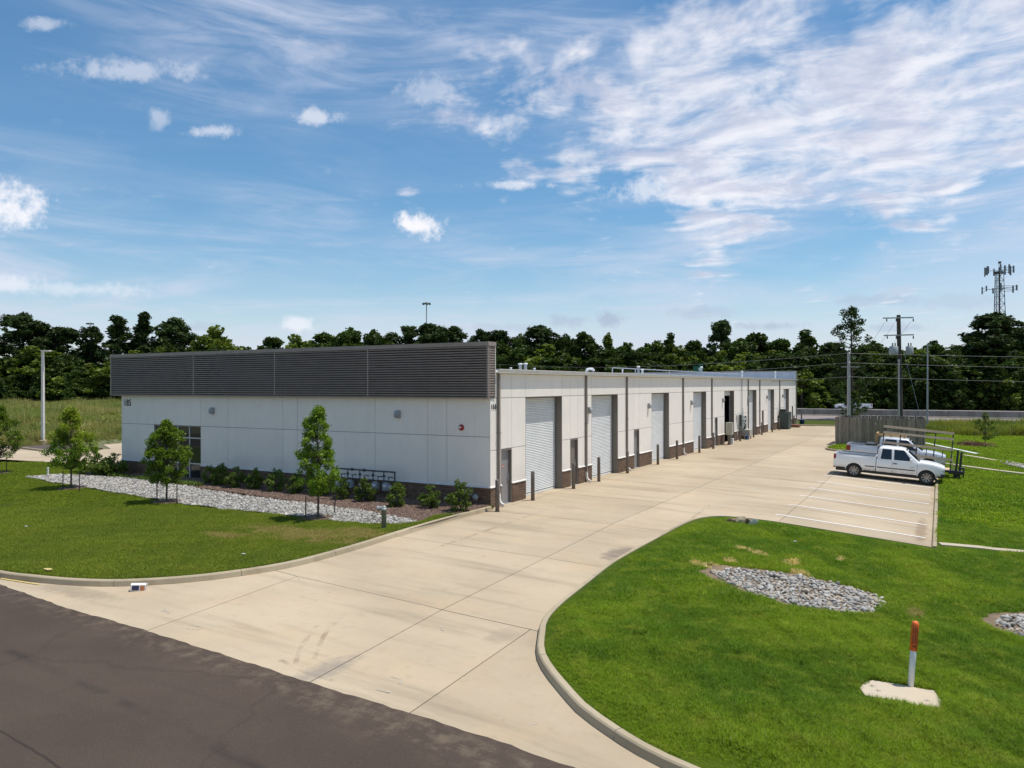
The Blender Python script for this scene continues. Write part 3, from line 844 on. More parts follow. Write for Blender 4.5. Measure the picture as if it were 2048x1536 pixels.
def brick_mesh(ax, L):
    k = (ax, round(L, 3))
    if k not in cache:
        h = BH / 2 - .005
        mb = MB()
        mb.box(*((-L / 2, L / 2, -BT / 2, BT / 2) if ax == 'X' else (-BT / 2, BT / 2, -L / 2, L / 2)), -h, h)
        cache[k] = mb.mesh('brick', MAT['brick'])
    return cache[k]
for (x, y, z, ax, L) in bricks[:300]:
    o = bpy.data.objects.new('brick', brick_mesh(ax, L)); o.location = Vector((x, y, z)); link(o, wains)
rest = MB()
for (x, y, z, ax, L) in bricks[300:]:
    h = BH / 2 - .005; l2 = L / 2; t2 = BT / 2
    rest.box(*((x - l2, x + l2, y - t2, y + t2) if ax == 'X' else (x - t2, x + t2, y - l2, y + l2)), z - h, z + h)
o = rest.build('brick_courses', MAT['brick'], wains); tag(o, kind='stuff')
# sloped cap on the bricks
for (a, b) in segs_long:
    c = MB(); c.loft([[(-.02, y, .808), (.055, y, .808), (.055, y, .83), (-.0, y, .875), (-.02, y, .875)] for y in (a - (0.055 if a == 0 else .012), b + .012)], closed=True, caps=True)
    P(c, 'brick_cap', MAT['cap'])
for (a, b) in ((BW - .03, WX0), (WX1, -.021)):
    c = MB(); c.loft([[(x, .0, .808), (x, -.055, .808), (x, -.055, .83), (x, -.0, .875), (x, .0, .875)] for x in (b, a)], closed=True, caps=True)
    P(c, 'brick_cap', MAT['cap'])

# roll-up doors
slat_sec = lambda: [(-.024, -.039), (.010, -.032), (.022, -.006), (.016, .018), (-.004, .032), (-.024, .039)]
SP = .078
ns = int(4.30 / SP)
open_door = 4
sl_w = {}
def slat_mesh(w):
    k = round(w, 2)
    if k not in sl_w:
        mb = MB(); sec = slat_sec()
        mb.loft([[(p[0], y, p[1]) for p in sec] for y in (-w / 2, w / 2)])
        sl_w[k] = mb.mesh('slat', MAT['slat'], True)
    return sl_w[k]
for i, (a, b) in enumerate(rolls):
    w = b - a - .16
    d = empty('roll_up_door', BO + Vector((-RD, (a + b) / 2, 0)), parent=bld)
    # jamb and head lining of the recess
    j = MB()
    j.box(-.02, RD - .002, -(b - a) / 2 + .001, -(b - a) / 2 + .02, 0, TOP); j.box(-.02, RD - .002, (b - a) / 2 - .02, (b - a) / 2 - .001, 0, TOP)
    j.box(-.02, RD - .002, -(b - a) / 2 + .021, (b - a) / 2 - .021, TOP - .02, TOP - .001)
    j.build('jamb', MAT['jamb'], d)
    for s_ in (-1, 1): MB().box(-.05, .03, s_ * w / 2 - .04, s_ * w / 2 + .04, 0, TOP - .03).build('guide_rail', MAT['steel'], d)
    if i == open_door:
        MB().box(-.06, .02, -w / 2, w / 2, TOP - .42, TOP - .03).build('curtain_edge', MAT['slat'], d)
        continue
    MB().box(-.02, .02, -w / 2 + .01, w / 2 - .01, .01, .09).build('bottom_bar', MAT['slat'], d)
    n_s = int((TOP - .13) / SP)
    if i < 4:
        for k in range(n_s):
            o = bpy.data.objects.new('slat', slat_mesh(w)); o.location = (0, 0, .12 + SP * (k + .5)); link(o, d)
    else:
        mb = MB(); sec = slat_sec()
        for k in range(n_s):
            mb.loft([[(p[0], y, p[1] + .12 + SP * (k + .5)) for p in sec] for y in (-w / 2, w / 2)])
        mb.build('slat_curtain', MAT['slat'], d, smooth=True)
    bk = MB(); bk.box(-.08, -.03, -w / 2, w / 2, .1, TOP - .02); bk.build('curtain_backing', MAT['stucco_back'], d)
# personnel doors
for i, (a, b) in enumerate(mans):
    d = empty('personnel_door', BO + Vector((-.14, (a + b) / 2, 0)), parent=bld); w = b - a
    fr = MB(); fr.box(-.05, .135, -w / 2 + .001, -w / 2 + .05, 0, 2.299); fr.box(-.05, .135, w / 2 - .05, w / 2 - .001, 0, 2.299); fr.box(-.05, .135, -w / 2 + .051, w / 2 - .051, 2.25, 2.299)
    fr.build('door_frame', MAT['taupe'] if i != 0 else MAT['jamb'], d)
    MB().box(-.03, .015, -w / 2 + .052, w / 2 - .052, .03, 2.245).build('door_leaf', MAT['mandoor'] if i in (0, 2, 3) else MAT['jamb'], d)
    MB().box(-.05, .12, -w / 2 + .052, w / 2 - .052, 0, .025).build('threshold', MAT['steel'], d)
    h = MB(); h.path([(.016, w / 2 - .16, 1.25), (.07, w / 2 - .16, 1.22), (.07, w / 2 - .16, .98), (.016, w / 2 - .16, .93)], .014)
    h.tube((.015, w / 2 - .16, 1.05), (.06, w / 2 - .16, 1.05), .03)
    h.build('door_handle', MAT['steel'], d)
    if i == 0:
        st = MB(); st.box(.016, .019, -.30, -.02, 1.52, 1.64); s_ = st.build('door_sticker', MAT['red'], d)
        t = MB()
        for q in range(3): t.box(.019, .0205, -.27 + q * .085, -.215 + q * .085, 1.555, 1.605)
        t.build('sticker_print', MAT['white'], s_)
# gable window
wn = empty('window', BO + Vector(((WX0 + WX1) / 2, .1, WZ0)), parent=bld)
ww, wh = WX1 - WX0, WZ1 - WZ0
xs = [-ww / 2 + ww * k / 4 for k in range(5)]; zs = [0, .78, 2.12, wh]
fr = MB()
for x in xs: fr.box(max(x - .03, -ww / 2), min(x + .03, ww / 2), -.05, .06, 0, wh)
MAT['alu'] = plain('window_frame', (.58, .59, .60), (.5, .51, .52), 4, .4, .5)
fr.build('window_frame', MAT['alu'], wn)
hb = MB()
for z in zs:
    for x0, x1 in zip(xs[:-1], xs[1:]): hb.box(max(x0 + .03, -ww / 2 + .03), min(x1 - .03, ww / 2 - .03), -.045, .055, max(z - .03, 0), min(z + .03, wh))
hb.build('window_bar', MAT['alu'], wn)
for x0, x1 in zip(xs[:-1], xs[1:]):
    for z0, z1 in zip(zs[:-1], zs[1:]):
        MB().box(x0 + .03, x1 - .03, -.005, .015, z0 + .03, z1 - .03).build('window_pane', MAT['glass'], wn)
P(MB().box(WX0 - .03, WX1 + .03, -.045, .045, .06, .118), 'window_sill', MAT['cap'])
P(MB().box(WX0 + .002, WX0 + .02, .021, .40, WZ0, WZ1).box(WX1 - .02, WX1 - .002, .021, .4, WZ0, WZ1).box(WX0 + .021, WX1 - .021, .021, .4, WZ1 - .02, WZ1 - .002), 'window_reveal', MAT['taupe'])
# dark corrugated fascia
FY, FZ0, FZ1 = -.20, 4.47, 6.75
def corr(L, period=.1045, dep=.042, z0=FZ0 + .05, z1=FZ1 - .17):
    n = round((z1 - z0) / period); pts = []
    pr = (z1 - z0) / n
    for k in range(n):
        z = z0 + k * pr
        pts += [(0.0, z), (.0, z + pr * .22), (dep, z + pr * .36), (dep * 1.05, z + pr * .62), (dep * .9, z + pr * .84)]
    pts.append((0.0, z1))
    return pts
fx = [-24.88, -17.86, -11.97, -6.2, .02]
for a, b in zip(fx[:-1], fx[1:]):
    m = MB(); pr = corr(0)
    m.loft([[(x, FY - p[0], p[1]) for p in pr] for x in (a + .035, b - .035)])
    P(m, 'fascia_panel', MAT['fascia'], flip=True)
for x in fx[1:-1]:
    P(MB().box(x - .03, x + .03, FY - .045, FY, FZ0 + .05, FZ1 - .17), 'fascia_seam', MAT['fascia_trim'])
P(MB().box(fx[0] - .02, fx[-1] + .015, FY, .0 - .003, FZ0 + .02, FZ1 - .05), 'fascia_backing', MAT['fascia'])
P(MB().box(fx[0] - .05, fx[0] + .033, FY - .05, FY - .001, FZ0 + .02, FZ1 - .17), 'fascia_corner_trim', MAT['fascia_trim'])
P(MB().box(fx[-1] - .033, fx[-1] + .05, FY - .05, FY - .001, FZ0 + .02, FZ1 - .17), 'fascia_corner_trim', MAT['fascia_trim'])
P(MB().box(fx[0] - .06, fx[-1] + .07, FY - .07, .34, FZ1 - .168, FZ1), 'fascia_cap', MAT['fascia_trim'])
P(MB().box(fx[0] - .05, fx[-1] + .05, FY - .05, FY + .06, FZ0 - .03, FZ0 + .018), 'fascia_base_trim', MAT['fascia_trim'])
m = MB(); pr = corr(0)
m.loft([[(.02 + p[0], y, p[1]) for p in pr] for y in (FY + .0, .30)])
P(m, 'fascia_return', MAT['fascia'])
P(MB().box(.018, .068, .30, .335, FZ0, FZ1 - .17), 'fascia_end_trim', MAT['gutter'])
P(MB().box(fx[0], .015, .0, .30, EAVE + .3, FZ1 - .17), 'parapet_core', MAT['silver_panel'])
P(MB().box(.0, .018, .0, .30, FZ0, FZ1 - .17), 'return_backing', MAT['fascia'])
# roof with standing seams, eave and gutter
rf = MB(); RX, RZ = -12.2, 5.72
rf.loft([[(-.0, y, EAVE + .13), (RX, y, RZ + .1), (BW, y, EAVE + .13), (BW, y, EAVE + .0), (.0, y, EAVE + .0)] for y in (.36, BL + .1)], closed=True, caps=True)
roof = P(rf, 'roof', MAT['roof'])
rs = MB(); y = .6
while y < BL:
    rs.loft([[(.02, y + d, z) for d, z in ((-.03, EAVE + .13), (-.012, EAVE + .185), (.012, EAVE + .185), (.03, EAVE + .13))], [(RX, y + d, z) for d, z in ((-.03, RZ + .1), (-.012, RZ + .155), (.012, RZ + .155), (.03, RZ + .1))]], closed=True, caps=True)
    y += .61
rs.build('standing_seams', MAT['roof'], roof)
gt = MB()
gt.loft([[(.005, y, EAVE + .01), (.17, y, EAVE + .01), (.20, y, EAVE + .04), (.21, y, EAVE + .15), (.235, y, EAVE + .165), (.235, y, EAVE + .185), (.18, y, EAVE + .185), (.17, y, EAVE + .06), (.005, y, EAVE + .06)] for y in (.345, BL + .12)], closed=True, caps=True)
P(gt, 'gutter', MAT['gutter'])
P(MB().box(.001, .006, .36, BL + .1, EAVE + .062, EAVE + .128), 'eave_trim', MAT['gutter'])
for i, y in enumerate((.58, 9.42, 15.22, 26.25, 33.98, 47.05, 52.3, 63.15, 74.35)):
    d = MB()
    d.box(.02, .11, y - .05, y + .05, .55, EAVE + .01)
    sp_ = P(d, 'downspout', MAT['taupe'])
    e = MB()
    w_ = .052
    pts = [(.075, .55), (.078, .30), (.10, .20), (.17, .11), (.30, .06)]
    secs = []
    for k, (px_, pz) in enumerate(pts):
        t_ = Vector((pts[min(k + 1, 4)][0] - pts[max(k - 1, 0)][0], pts[min(k + 1, 4)][1] - pts[max(k - 1, 0)][1])).normalized(); nx, nz = -t_.y * .05, t_.x * .05
        secs.append([(px_ + nx, y - w_, pz + nz), (px_ + nx, y + w_, pz + nz), (px_ - nx, y + w_, pz - nz), (px_ - nx, y - w_, pz - nz)])
    e.loft(secs, closed=True, caps=True)
    e.build('downspout_elbow', MAT['gutter'], sp_)
    for z_ in (.56, 3.0): MB().box(.004, .136, y - .075, y + .075, z_, z_ + .04).build('strap', MAT['taupe'], sp_)
# far-end parapet seen from behind
fp = MB(); sec = []
x = -.1
while x > BW:
    sec += [(x, BL - .12), (x - .24, BL - .12), (x - .26, BL - .16), (x - .29, BL - .16), (x - .31, BL - .12)]; x -= .31
fp.loft([[(p[0], p[1], z) for p in sec] for z in (EAVE + .14, 6.62)])
P(fp, 'rear_parapet', MAT['silver_panel'])
P(MB().box(BW, .0, BL - .11, BL + .3, EAVE + .02, 6.6), 'rear_parapet_core', MAT['silver_panel'])
P(MB().box(BW - .05, .06, BL - .2, BL + .36, 6.62, 6.72), 'parapet_cap', MAT['fascia_trim'])
P(MB().box(.0, .05, BL - .1, BL + .34, 4.47, 6.615), 'rear_parapet_return', MAT['fascia'])
# house numbers
def text_mesh(s, size, depth, mat, name):
    cu = bpy.data.curves.new(name, 'FONT'); cu.body = s; cu.size = size; cu.extrude = depth; cu.resolution_u = 3; cu.offset = .004 * size; cu.space_character = 1.12
    ob = bpy.data.objects.new(name, cu); COL.objects.link(ob)
    dg = bpy.context.evaluated_depsgraph_get(); me = bpy.data.meshes.new_from_object(ob.evaluated_get(dg))
    bpy.data.objects.remove(ob, do_unlink=True); bpy.data.curves.remove(cu)
    me.materials.clear(); me.materials.append(mat); me.name = name
    return me
o = bpy.data.objects.new('house_number', text_mesh('185', .52, .012, MAT['black'], 'house_number'))
o.rotation_euler = (R(90), 0, 0); o.location = (-24.06, -.013, 3.87); o.scale = (.80, 1, 1); link(o)
tag(o, 'black raised house number 185 on white stucco', 'sign')
o = bpy.data.objects.new('house_number', text_mesh('155', .27, .012, MAT['black'], 'house_number'))
o.rotation_euler = (R(90), 0, R(90)); o.location = (.013, .04, 4.02); link(o)
tag(o, 'black raised house number 155 beside the corner downspout', 'sign')
# ================================================================== SCATTERED STUFF (one object each)
def scatter(name, pts, scl, proto_mesh, tilt=.0, parent=None, label=None, cat=None, rz=None):
    """one object: proto mesh instanced on its vertices"""
    n = len(pts)
    me = bpy.data.meshes.new(name); me.vertices.add(n)
    me.vertices.foreach_set('co', np.ascontiguousarray(pts, dtype=np.float32).ravel())
    a = me.attributes.new('rot', 'FLOAT_VECTOR', 'POINT')
    rot = np.stack([rng.normal(0, tilt, n), rng.normal(0, tilt, n), rng.uniform(0, 6.283, n)], 1)
    a.data.foreach_set('vector', rot.astype(np.float32).ravel())
    a = me.attributes.new('scl', 'FLOAT', 'POINT'); a.data.foreach_set('value', np.asarray(scl, dtype=np.float32))
    po = bpy.data.objects.new(name + '_source', proto_mesh)
    ng = bpy.data.node_groups.new(name, 'GeometryNodeTree')
    ng.interface.new_socket('Geometry', in_out='INPUT', socket_type='NodeSocketGeometry')
    ng.interface.new_socket('Geometry', in_out='OUTPUT', socket_type='NodeSocketGeometry')
    N = ng.nodes; gi, go = N.new('NodeGroupInput'), N.new('NodeGroupOutput')
    io = N.new('GeometryNodeInstanceOnPoints'); oi = N.new('GeometryNodeObjectInfo'); oi.inputs['Object'].default_value = po
    ar = N.new('GeometryNodeInputNamedAttribute'); ar.data_type = 'FLOAT_VECTOR'; ar.inputs['Name'].default_value = 'rot'
    as_ = N.new('GeometryNodeInputNamedAttribute'); as_.data_type = 'FLOAT'; as_.inputs['Name'].default_value = 'scl'
    L = ng.links.new
    L(gi.outputs[0], io.inputs['Points']); L(oi.outputs['Geometry'], io.inputs['Instance'])
    L(ar.outputs['Attribute'], io.inputs['Rotation']); L(as_.outputs['Attribute'], io.inputs['Scale'])
    L(io.outputs[0], go.inputs[0])
    o = bpy.data.objects.new(name, me); link(o, parent)
    o.modifiers.new('scatter', 'NODES').node_group = ng
    tag(o, label, cat, kind='stuff')
    return o
def blades(n, rad, h0, h1, w, lean, mat, name, seed=0, seg=2):
    r = np.random.default_rng(seed); V, F = [], []
    for i in range(n):
        a = r.uniform(0, 6.283); q = rad * math.sqrt(r.uniform()); bx, by = q * math.cos(a), q * math.sin(a)
        h = r.uniform(h0, h1); d = r.uniform(0, 6.283); L = h * lean * r.uniform(.3, 1.3); wd = w * r.uniform(.7, 1.3)
        dx, dy = math.cos(d), math.sin(d); sx, sy = -dy * wd / 2, dx * wd / 2
        k = len(V)
        for j in range(seg + 1):
            t = j / seg; wz = (1 - t) ** .6
            ox, oy, oz = bx + dx * L * t * t, by + dy * L * t * t, h * t * (1 - .15 * t * lean)
            V += [(ox - sx * wz, oy - sy * wz, oz), (ox + sx * wz, oy + sy * wz, oz)]
        for j in range(seg): F.append((k + 2 * j, k + 2 * j + 1, k + 2 * j + 3, k + 2 * j + 2))
    return fast_mesh(name, np.array(V), np.array(F), mat)
def seen(px0, px1, d0, d1, n):
    """random ground points of a view wedge, even per square metre"""
    d = np.sqrt(rng.uniform(d0 * d0, d1 * d1, n)); px = rng.uniform(px0, px1, n)
    u = (px - 1024) / FPX
    return np.stack([CX + FW[0] * d + RT[0] * u * d, CY + FW[1] * d + RT[1] * u * d], 1)

def leaf_quads(C, size, r, up=.25, asp=.55):
    """C (n,3): one pointed quad per point"""
    n = len(C); d = r.normal(size=(n, 3)); d[:, 2] = d[:, 2] * .6 + up * 0; d /= np.linalg.norm(d, axis=1)[:, None]
    w = np.cross(d, r.normal(size=(n, 3))); w /= np.linalg.norm(w, axis=1)[:, None] + 1e-9
    s = size * r.uniform(.6, 1.35, (n, 1)); a, b = d * s * .5, w * s * .5 * asp
    V = np.stack([C - a, C - a * .1 + b, C + a, C - a * .1 - b], 1).reshape(-1, 3)
    F = np.arange(4 * n).reshape(n, 4)
    return V, F
def clump_points(centres, radii, per, r, squash=.75, shell=.45):
    out = []
    for c, ra in zip(centres, radii):
        k = max(3, int(per * ra ** 2)); v = r.normal(size=(k, 3)); v /= np.linalg.norm(v, axis=1)[:, None]
        v *= (shell + (1 - shell) * r.uniform(size=(k, 1)) ** .5) * ra * r.uniform(.75, 1.12, (k, 1)); v[:, 2] *= squash
        out.append(np.asarray(c) + v)
    return np.concatenate(out)
# --- planting beds
bedL = wobble([G(x, y, LZ) for x, y in [(52, 954), (120, 949), (250, 956), (330, 966), (440, 985), (520, 997), (620, 1008), (720, 1022), (800, 1036), (838, 1044), (790, 1049), (740, 1048), (670, 1042), (600, 1033), (512, 1025), (450, 1019), (375, 1009), (295, 996), (210, 982), (100, 964)]], .10, .3, 3)
mul = wobble([G(x, y, LZ) for x, y in [(160, 949), (250, 956), (330, 966), (440, 985), (520, 997), (620, 1008), (720, 1022), (800, 1036), (838, 1044)]][::1] + [(-.55, -3.1), (.02, -2.3), (.02, -.03), (-24.9, -.03), (-26.6, .3)], .06, .3, 4)
rockR = wobble([G(x, y, LZ) for x, y in [(1392, 1140), (1412, 1157), (1480, 1187), (1560, 1207), (1680, 1229), (1742, 1228), (1773, 1205), (1750, 1186), (1650, 1162), (1560, 1142), (1450, 1131)]], .09, .25, 5)
rockR2 = wobble([G(x, y, LZ) for x, y in [(1955, 1238), (1985, 1264), (2060, 1288), (2190, 1300), (2230, 1262), (2180, 1232), (2048, 1222), (1975, 1224)]], .08, .25, 6)
PAD = [G(x, y, LZ) for x, y in [(1720, 1380), (1728, 1369), (1745, 1364), (1800, 1373), (1868, 1385), (1885, 1408), (1884, 1418), (1868, 1422), (1800, 1409), (1730, 1394)]]
# trees of the front lawn (position, height, crown width)
YT = [(G(142, 977, LZ), 3.85, 2.25), (G(333, 1004, LZ), 3.45, 1.95), (G(636, 1037, LZ), 4.1, 1.75), (G(-2, 946, LZ), 3.75, 2.3)]
rings = [wobble([(p[0] + .62 * math.cos(a), p[1] + .55 * math.sin(a)) for a in np.arange(0, 6.28, .5)], .05, .2, i) for i, (p, h, w) in enumerate(YT)]
MAT['mulch'] = plain('mulch', (.165, .105, .078), (.095, .06, .045), 16, .95, bump=.9, bscale=45)
MAT['soil'] = plain('bare_soil', (.24, .17, .10), (.15, .105, .065), 4, .95, bump=.6, bscale=30)
MAT['rockbase'] = plain('gravel_base', (.26, .245, .22), (.10, .09, .08), 14, .95, bump=.9, bscale=30)
tag(drape('mulch_bed', mul, LZ + .012, MAT['mulch'], skirt=.03), kind='structure')
tag(drape('rock_strip', bedL, LZ + .018, MAT['rockbase'], skirt=.03), kind='structure')
for q in rings: tag(MB().prism(q, .10, LZ + .03).build('mulch_ring', MAT['mulch']), kind='structure')

def keep_ring(P_):
    k = np.ones(len(P_), bool)
    for q in rings: k &= ~in_poly(P_, q)
    return k
def stone_mesh(name, seed, mat, flat=.54):
    import bmesh
    r = np.random.default_rng(seed); bm = bmesh.new(); bmesh.ops.create_icosphere(bm, subdivisions=1, radius=1)
    s = (1.0, r.uniform(.6, .85), r.uniform(.36, flat))
    cut = [Vector(r.normal(size=3)).normalized() for _ in range(5)]; cd = [r.uniform(.55, .8) for _ in range(5)]
    for v in bm.verts:
        for c, d in zip(cut, cd):
            e = v.co.dot(c)
            if e > d: v.co -= c * (e - d)
        v.co = Vector((v.co.x * s[0], v.co.y * s[1], v.co.z * s[2])) * r.uniform(.93, 1.07)
    me = bpy.data.meshes.new(name); bm.to_mesh(me); bm.free(); me.materials.append(mat); return me
def stone_mat(name, cols):
    m, g, b = new_mat(name); oi = g.n('ShaderNodeObjectInfo'); geo = g.n('ShaderNodeNewGeometry')
    cr = g.n('ShaderNodeValToRGB'); g.put(cr.inputs[0], g.m('FRACT', g.m('ADD', oi.outputs['Random'], geo.outputs['Random Per Island'])))
    e = cr.color_ramp.elements; e[0].color = (*cols[0], 1); e[1].color = (*cols[-1], 1)
    for i, c in enumerate(cols[1:-1]): x = e.new((i + 1) / (len(cols) - 1)); x.color = (*c, 1)
    n = g.noise(geo.outputs['Position'], 14, 5, .65)
    g.put(b.inputs['Base Color'], g.mix(g.m('MULTIPLY', g.ss(n, .5, .8), .45), cr.outputs[0], (.16, .14, .12))); b.inputs['Roughness'].default_value = .9
    return m
MAT['riprap'] = stone_mat('riprap', [(.20, .19, .175), (.40, .38, .345), (.28, .265, .235), (.52, .495, .455), (.36, .29, .21), (.43, .41, .375)])
MAT['river'] = stone_mat('river_rock', [(.30, .285, .26), (.43, .415, .38), (.21, .20, .18), (.52, .50, .46), (.42, .37, .31), (.17, .165, .155)])
st_protos = [stone_mesh('stone', i, MAT['riprap']) for i in range(7)]
def poisson(poly, n, r):
    P_ = np.array(poly); lo, hi = P_.min(0), P_.max(0); out = []; grid = {}
    c = rng.uniform(lo, hi, (n * 14, 2)); c = c[in_poly(c, poly)]
    for p in c:
        k = (int(p[0] / r), int(p[1] / r))
        if all((p[0] - q[0]) ** 2 + (p[1] - q[1]) ** 2 > r * r for dx in (-1, 0, 1) for dy in (-1, 0, 1) for q in grid.get((k[0] + dx, k[1] + dy), ())):
            grid.setdefault(k, []).append(p); out.append(p)
            if len(out) >= n: break
    return np.array(out)
def rock_bed(poly, n, r, label, inner=None):
    c = np.mean(poly, 0)
    zc = float(zg(*c)); bed = drape('rock_bed', poly, LZ + .008, MAT['soil'], skirt=.05)
    bed.data.transform(Matrix.Translation((-c[0], -c[1], -LZ - zc))); bed.location = (c[0], c[1], LZ + zc)
    tag(bed, label, 'rock bed', 'riprap beds in the lawn')
    inn = [(c[0] + (p[0] - c[0]) * .90 + .22, c[1] + (p[1] - c[1]) * .88 - .05) for p in poly]
    pts = poisson(inn, n, r); pts = pts[np.argsort((pts[:, 0] - CX) ** 2 + (pts[:, 1] - CY) ** 2)]
    joined_v, joined_f, off = [], [], 0
    for i, p in enumerate(pts):
        s = r * float(np.clip(rng.lognormal(-.18, .32), .4, 1.9)); q = Matrix.LocRotScale(Vector((p[0] - c[0], p[1] - c[1], float(zg(*p)) - zc + .008 + s * rng.uniform(.05, .5))), Matrix.Rotation(rng.uniform(0, 6.28), 3, 'Z') @ Matrix.Rotation(rng.normal(0, .35), 3, 'X') @ Matrix.Rotation(rng.normal(0, .35), 3, 'Y'), Vector((s, s, s)))
        me = st_protos[i % 7]
        if i < 300:
            o = bpy.data.objects.new('stone', me); link(o, bed); o.matrix_local = q
        else:
            co = np.array([q @ v.co for v in me.vertices]); fa = np.array([tuple(f.vertices) for f in me.polygons]) + off
            joined_v.append(co); joined_f.append(fa); off += len(co)
    if joined_v:
        o = bpy.data.objects.new('loose_stones', fast_mesh('loose_stones', np.concatenate(joined_v), np.concatenate(joined_f), MAT['riprap'])); link(o, bed); tag(o, kind='stuff')
    return bed
rock_bed(rockR, 1300, .088, 'oval bed of grey riprap stones with sandy upper edge, near the parking stalls')
rock_bed(rockR2, 520, .105, 'bed of pale riprap stones on dark liner, farther from the driveway than the other')
pp = poisson(bedL, 6500, .088); pp = pp[keep_ring(pp)]
scatter('river_stones', np.concatenate([pp, np.full((len(pp), 1), LZ + .03)], 1), np.clip(rng.lognormal(-2.75, .28, len(pp)), .03, .13), stone_mesh('river_stone', 40, MAT['river'], .6), .3, label='strip of pale river stones between the lawn and the mulch bed', cat='stones')
chip = MB().box(-.5, .5, -.16, .16, -.06, .06).mesh('bark_chip', MAT['mulch'])
MAT['chip'] = stone_mat('bark', [(.16, .09, .06), (.26, .165, .12), (.11, .065, .045), (.34, .25, .19), (.20, .13, .09)])
chip.materials.clear(); chip.materials.append(MAT['chip'])
mc = np.array(mul); q = rng.uniform(mc.min(0), mc.max(0), (26000, 2)); q = q[in_poly(q, mul) & ~in_poly(q, bedL)]
qr = np.concatenate([np.array(r_).mean(0) + rng.normal(0, .27, (420, 2)) for r_ in rings])
q = np.concatenate([q, qr]); hz = np.concatenate([np.full(len(q) - len(qr), LZ + .02), np.full(len(qr), LZ + .036)])
scatter('bark_chips', np.concatenate([q, hz[:, None]], 1), rng.uniform(.03, .09, len(q)), chip, .3, label='brown bark mulch chips along the brick base', cat='mulch')

# --- lawn blades
tuft = blades(22, .085, .035, .115, .0085, 1.0, MAT['blade'], 'tuft', 1)
tuft2 = blades(20, .15, .030, .10, .015, .9, MAT['blade'], 'tuft', 2)
tuft3 = blades(20, .26, .03, .075, .028, .8, MAT['blade'], 'tuft', 3)
noisef = lambda p, s, o=0: np.sin(p[:, 0] * s + o) * np.cos(p[:, 1] * s * 1.3 + o * 2) + .6 * np.sin(p[:, 0] * s * 2.7 + p[:, 1] * s * 2.1 + o)
def keep_off(P_, polys):
    k = np.ones(len(P_), bool)
    for po in polys: k &= ~in_poly(P_, po)
    return k
def sandy(P_):
    k = np.ones(len(P_), bool)
    for (x, y, rx, ry) in SAND:
        k &= ~(((P_[:, 0] - x) / rx) ** 2 + ((P_[:, 1] - y) / ry) ** 2 + .5 * noisef(P_, 6) < .9 * rng.uniform(.3, 1.1, len(P_)))
    return k
STRIPS = {'kerb': ([(1880, 1090), (1960, 1097), (2060, 1107)], .42), 'white': ([(1842, 886), (1900, 898), (1954, 909.5)], .30), 'stones': ([(1926, 911), (1960, 916.5), (1994, 922.5)], .35), 'bumper': ([(1890, 928), (1940, 935), (1985, 941), (2060, 950)], .35)}
def strip_poly(k, grow=0.0):
    pts = [G(x, y, LZ) for x, y in STRIPS[k][0]]; w = STRIPS[k][1] / 2 + grow
    return offset_path(pts, w) + offset_path(pts, -w)[::-1]
_pc = np.mean(PAD, 0); PADG = [(_pc[0] + (q[0] - _pc[0]) * 1.08, _pc[1] + (q[1] - _pc[1]) * 1.16) for q in PAD]
offs = [rockR, rockR2, PADG] + [strip_poly(k, .06) for k in STRIPS]
KP = np.array([q for q in kerbR if q[0] < 30])
def edge_fade(P_, w):
    d = np.full(len(P_), 9.0)
    for i in range(0, len(P_), 4000):
        d[i:i + 4000] = np.sqrt(((P_[i:i + 4000, None, :] - KP[None]) ** 2).sum(2)).min(1)
    return np.clip((d - .1) / w, .30, 1)
def lawn(name, poly, d0, d1, n, proto, s0, s1, px0=-30, px1=2080, label=None):
    P_ = seen(px0, px1, d0, d1, n); P_ = P_[in_poly(P_, poly)]
    P_ = P_[keep_off(P_, offs + [bedL, mul] + rings)]; P_ = P_[sandy(P_)]
    s = rng.uniform(s0, s1, len(P_)) * np.clip(1 + .22 * noisef(P_, 1.1, 2) + .16 * noisef(P_, 3.3, 5), .4, 1.8)
    if poly is not GRASS_L.get(.10) and poly is not GRASS_L.get(.20): s = s * edge_fade(P_, .9)
    return scatter(name, np.concatenate([P_, (zg(P_[:, 0], P_[:, 1]) + LZ - .004)[:, None]], 1), s, proto, .12, label=label, cat='grass')
lawn('lawn_grass', GRASS_R[.06], 9.3, 17.5, 126000, tuft, .75, 1.4, px0=1000, px1=2700, label='lush green lawn grass round the marker post')
lawn('lawn_grass', GRASS_R[.10], 17.5, 30, 150000, tuft2, .75, 1.25, px0=1000, px1=2700, label='green lawn grass between the riprap bed and the parking stalls')
lawn('lawn_grass', GRASS_R[.20], 30, 75, 110000, tuft3, .8, 1.5, px0=1500, px1=2560, label='green grass beyond the parking kerb')
lawn('lawn_grass', GRASS_L[.10], 18.5, 30, 112000, tuft2, .5, .85, px0=-420, px1=1000, label='mown lawn grass by the street kerb')
lawn('lawn_grass', GRASS_L[.20], 30, 52, 78000, tuft3, .45, .8, px0=-420, px1=400, label='mown lawn grass left of the young trees')

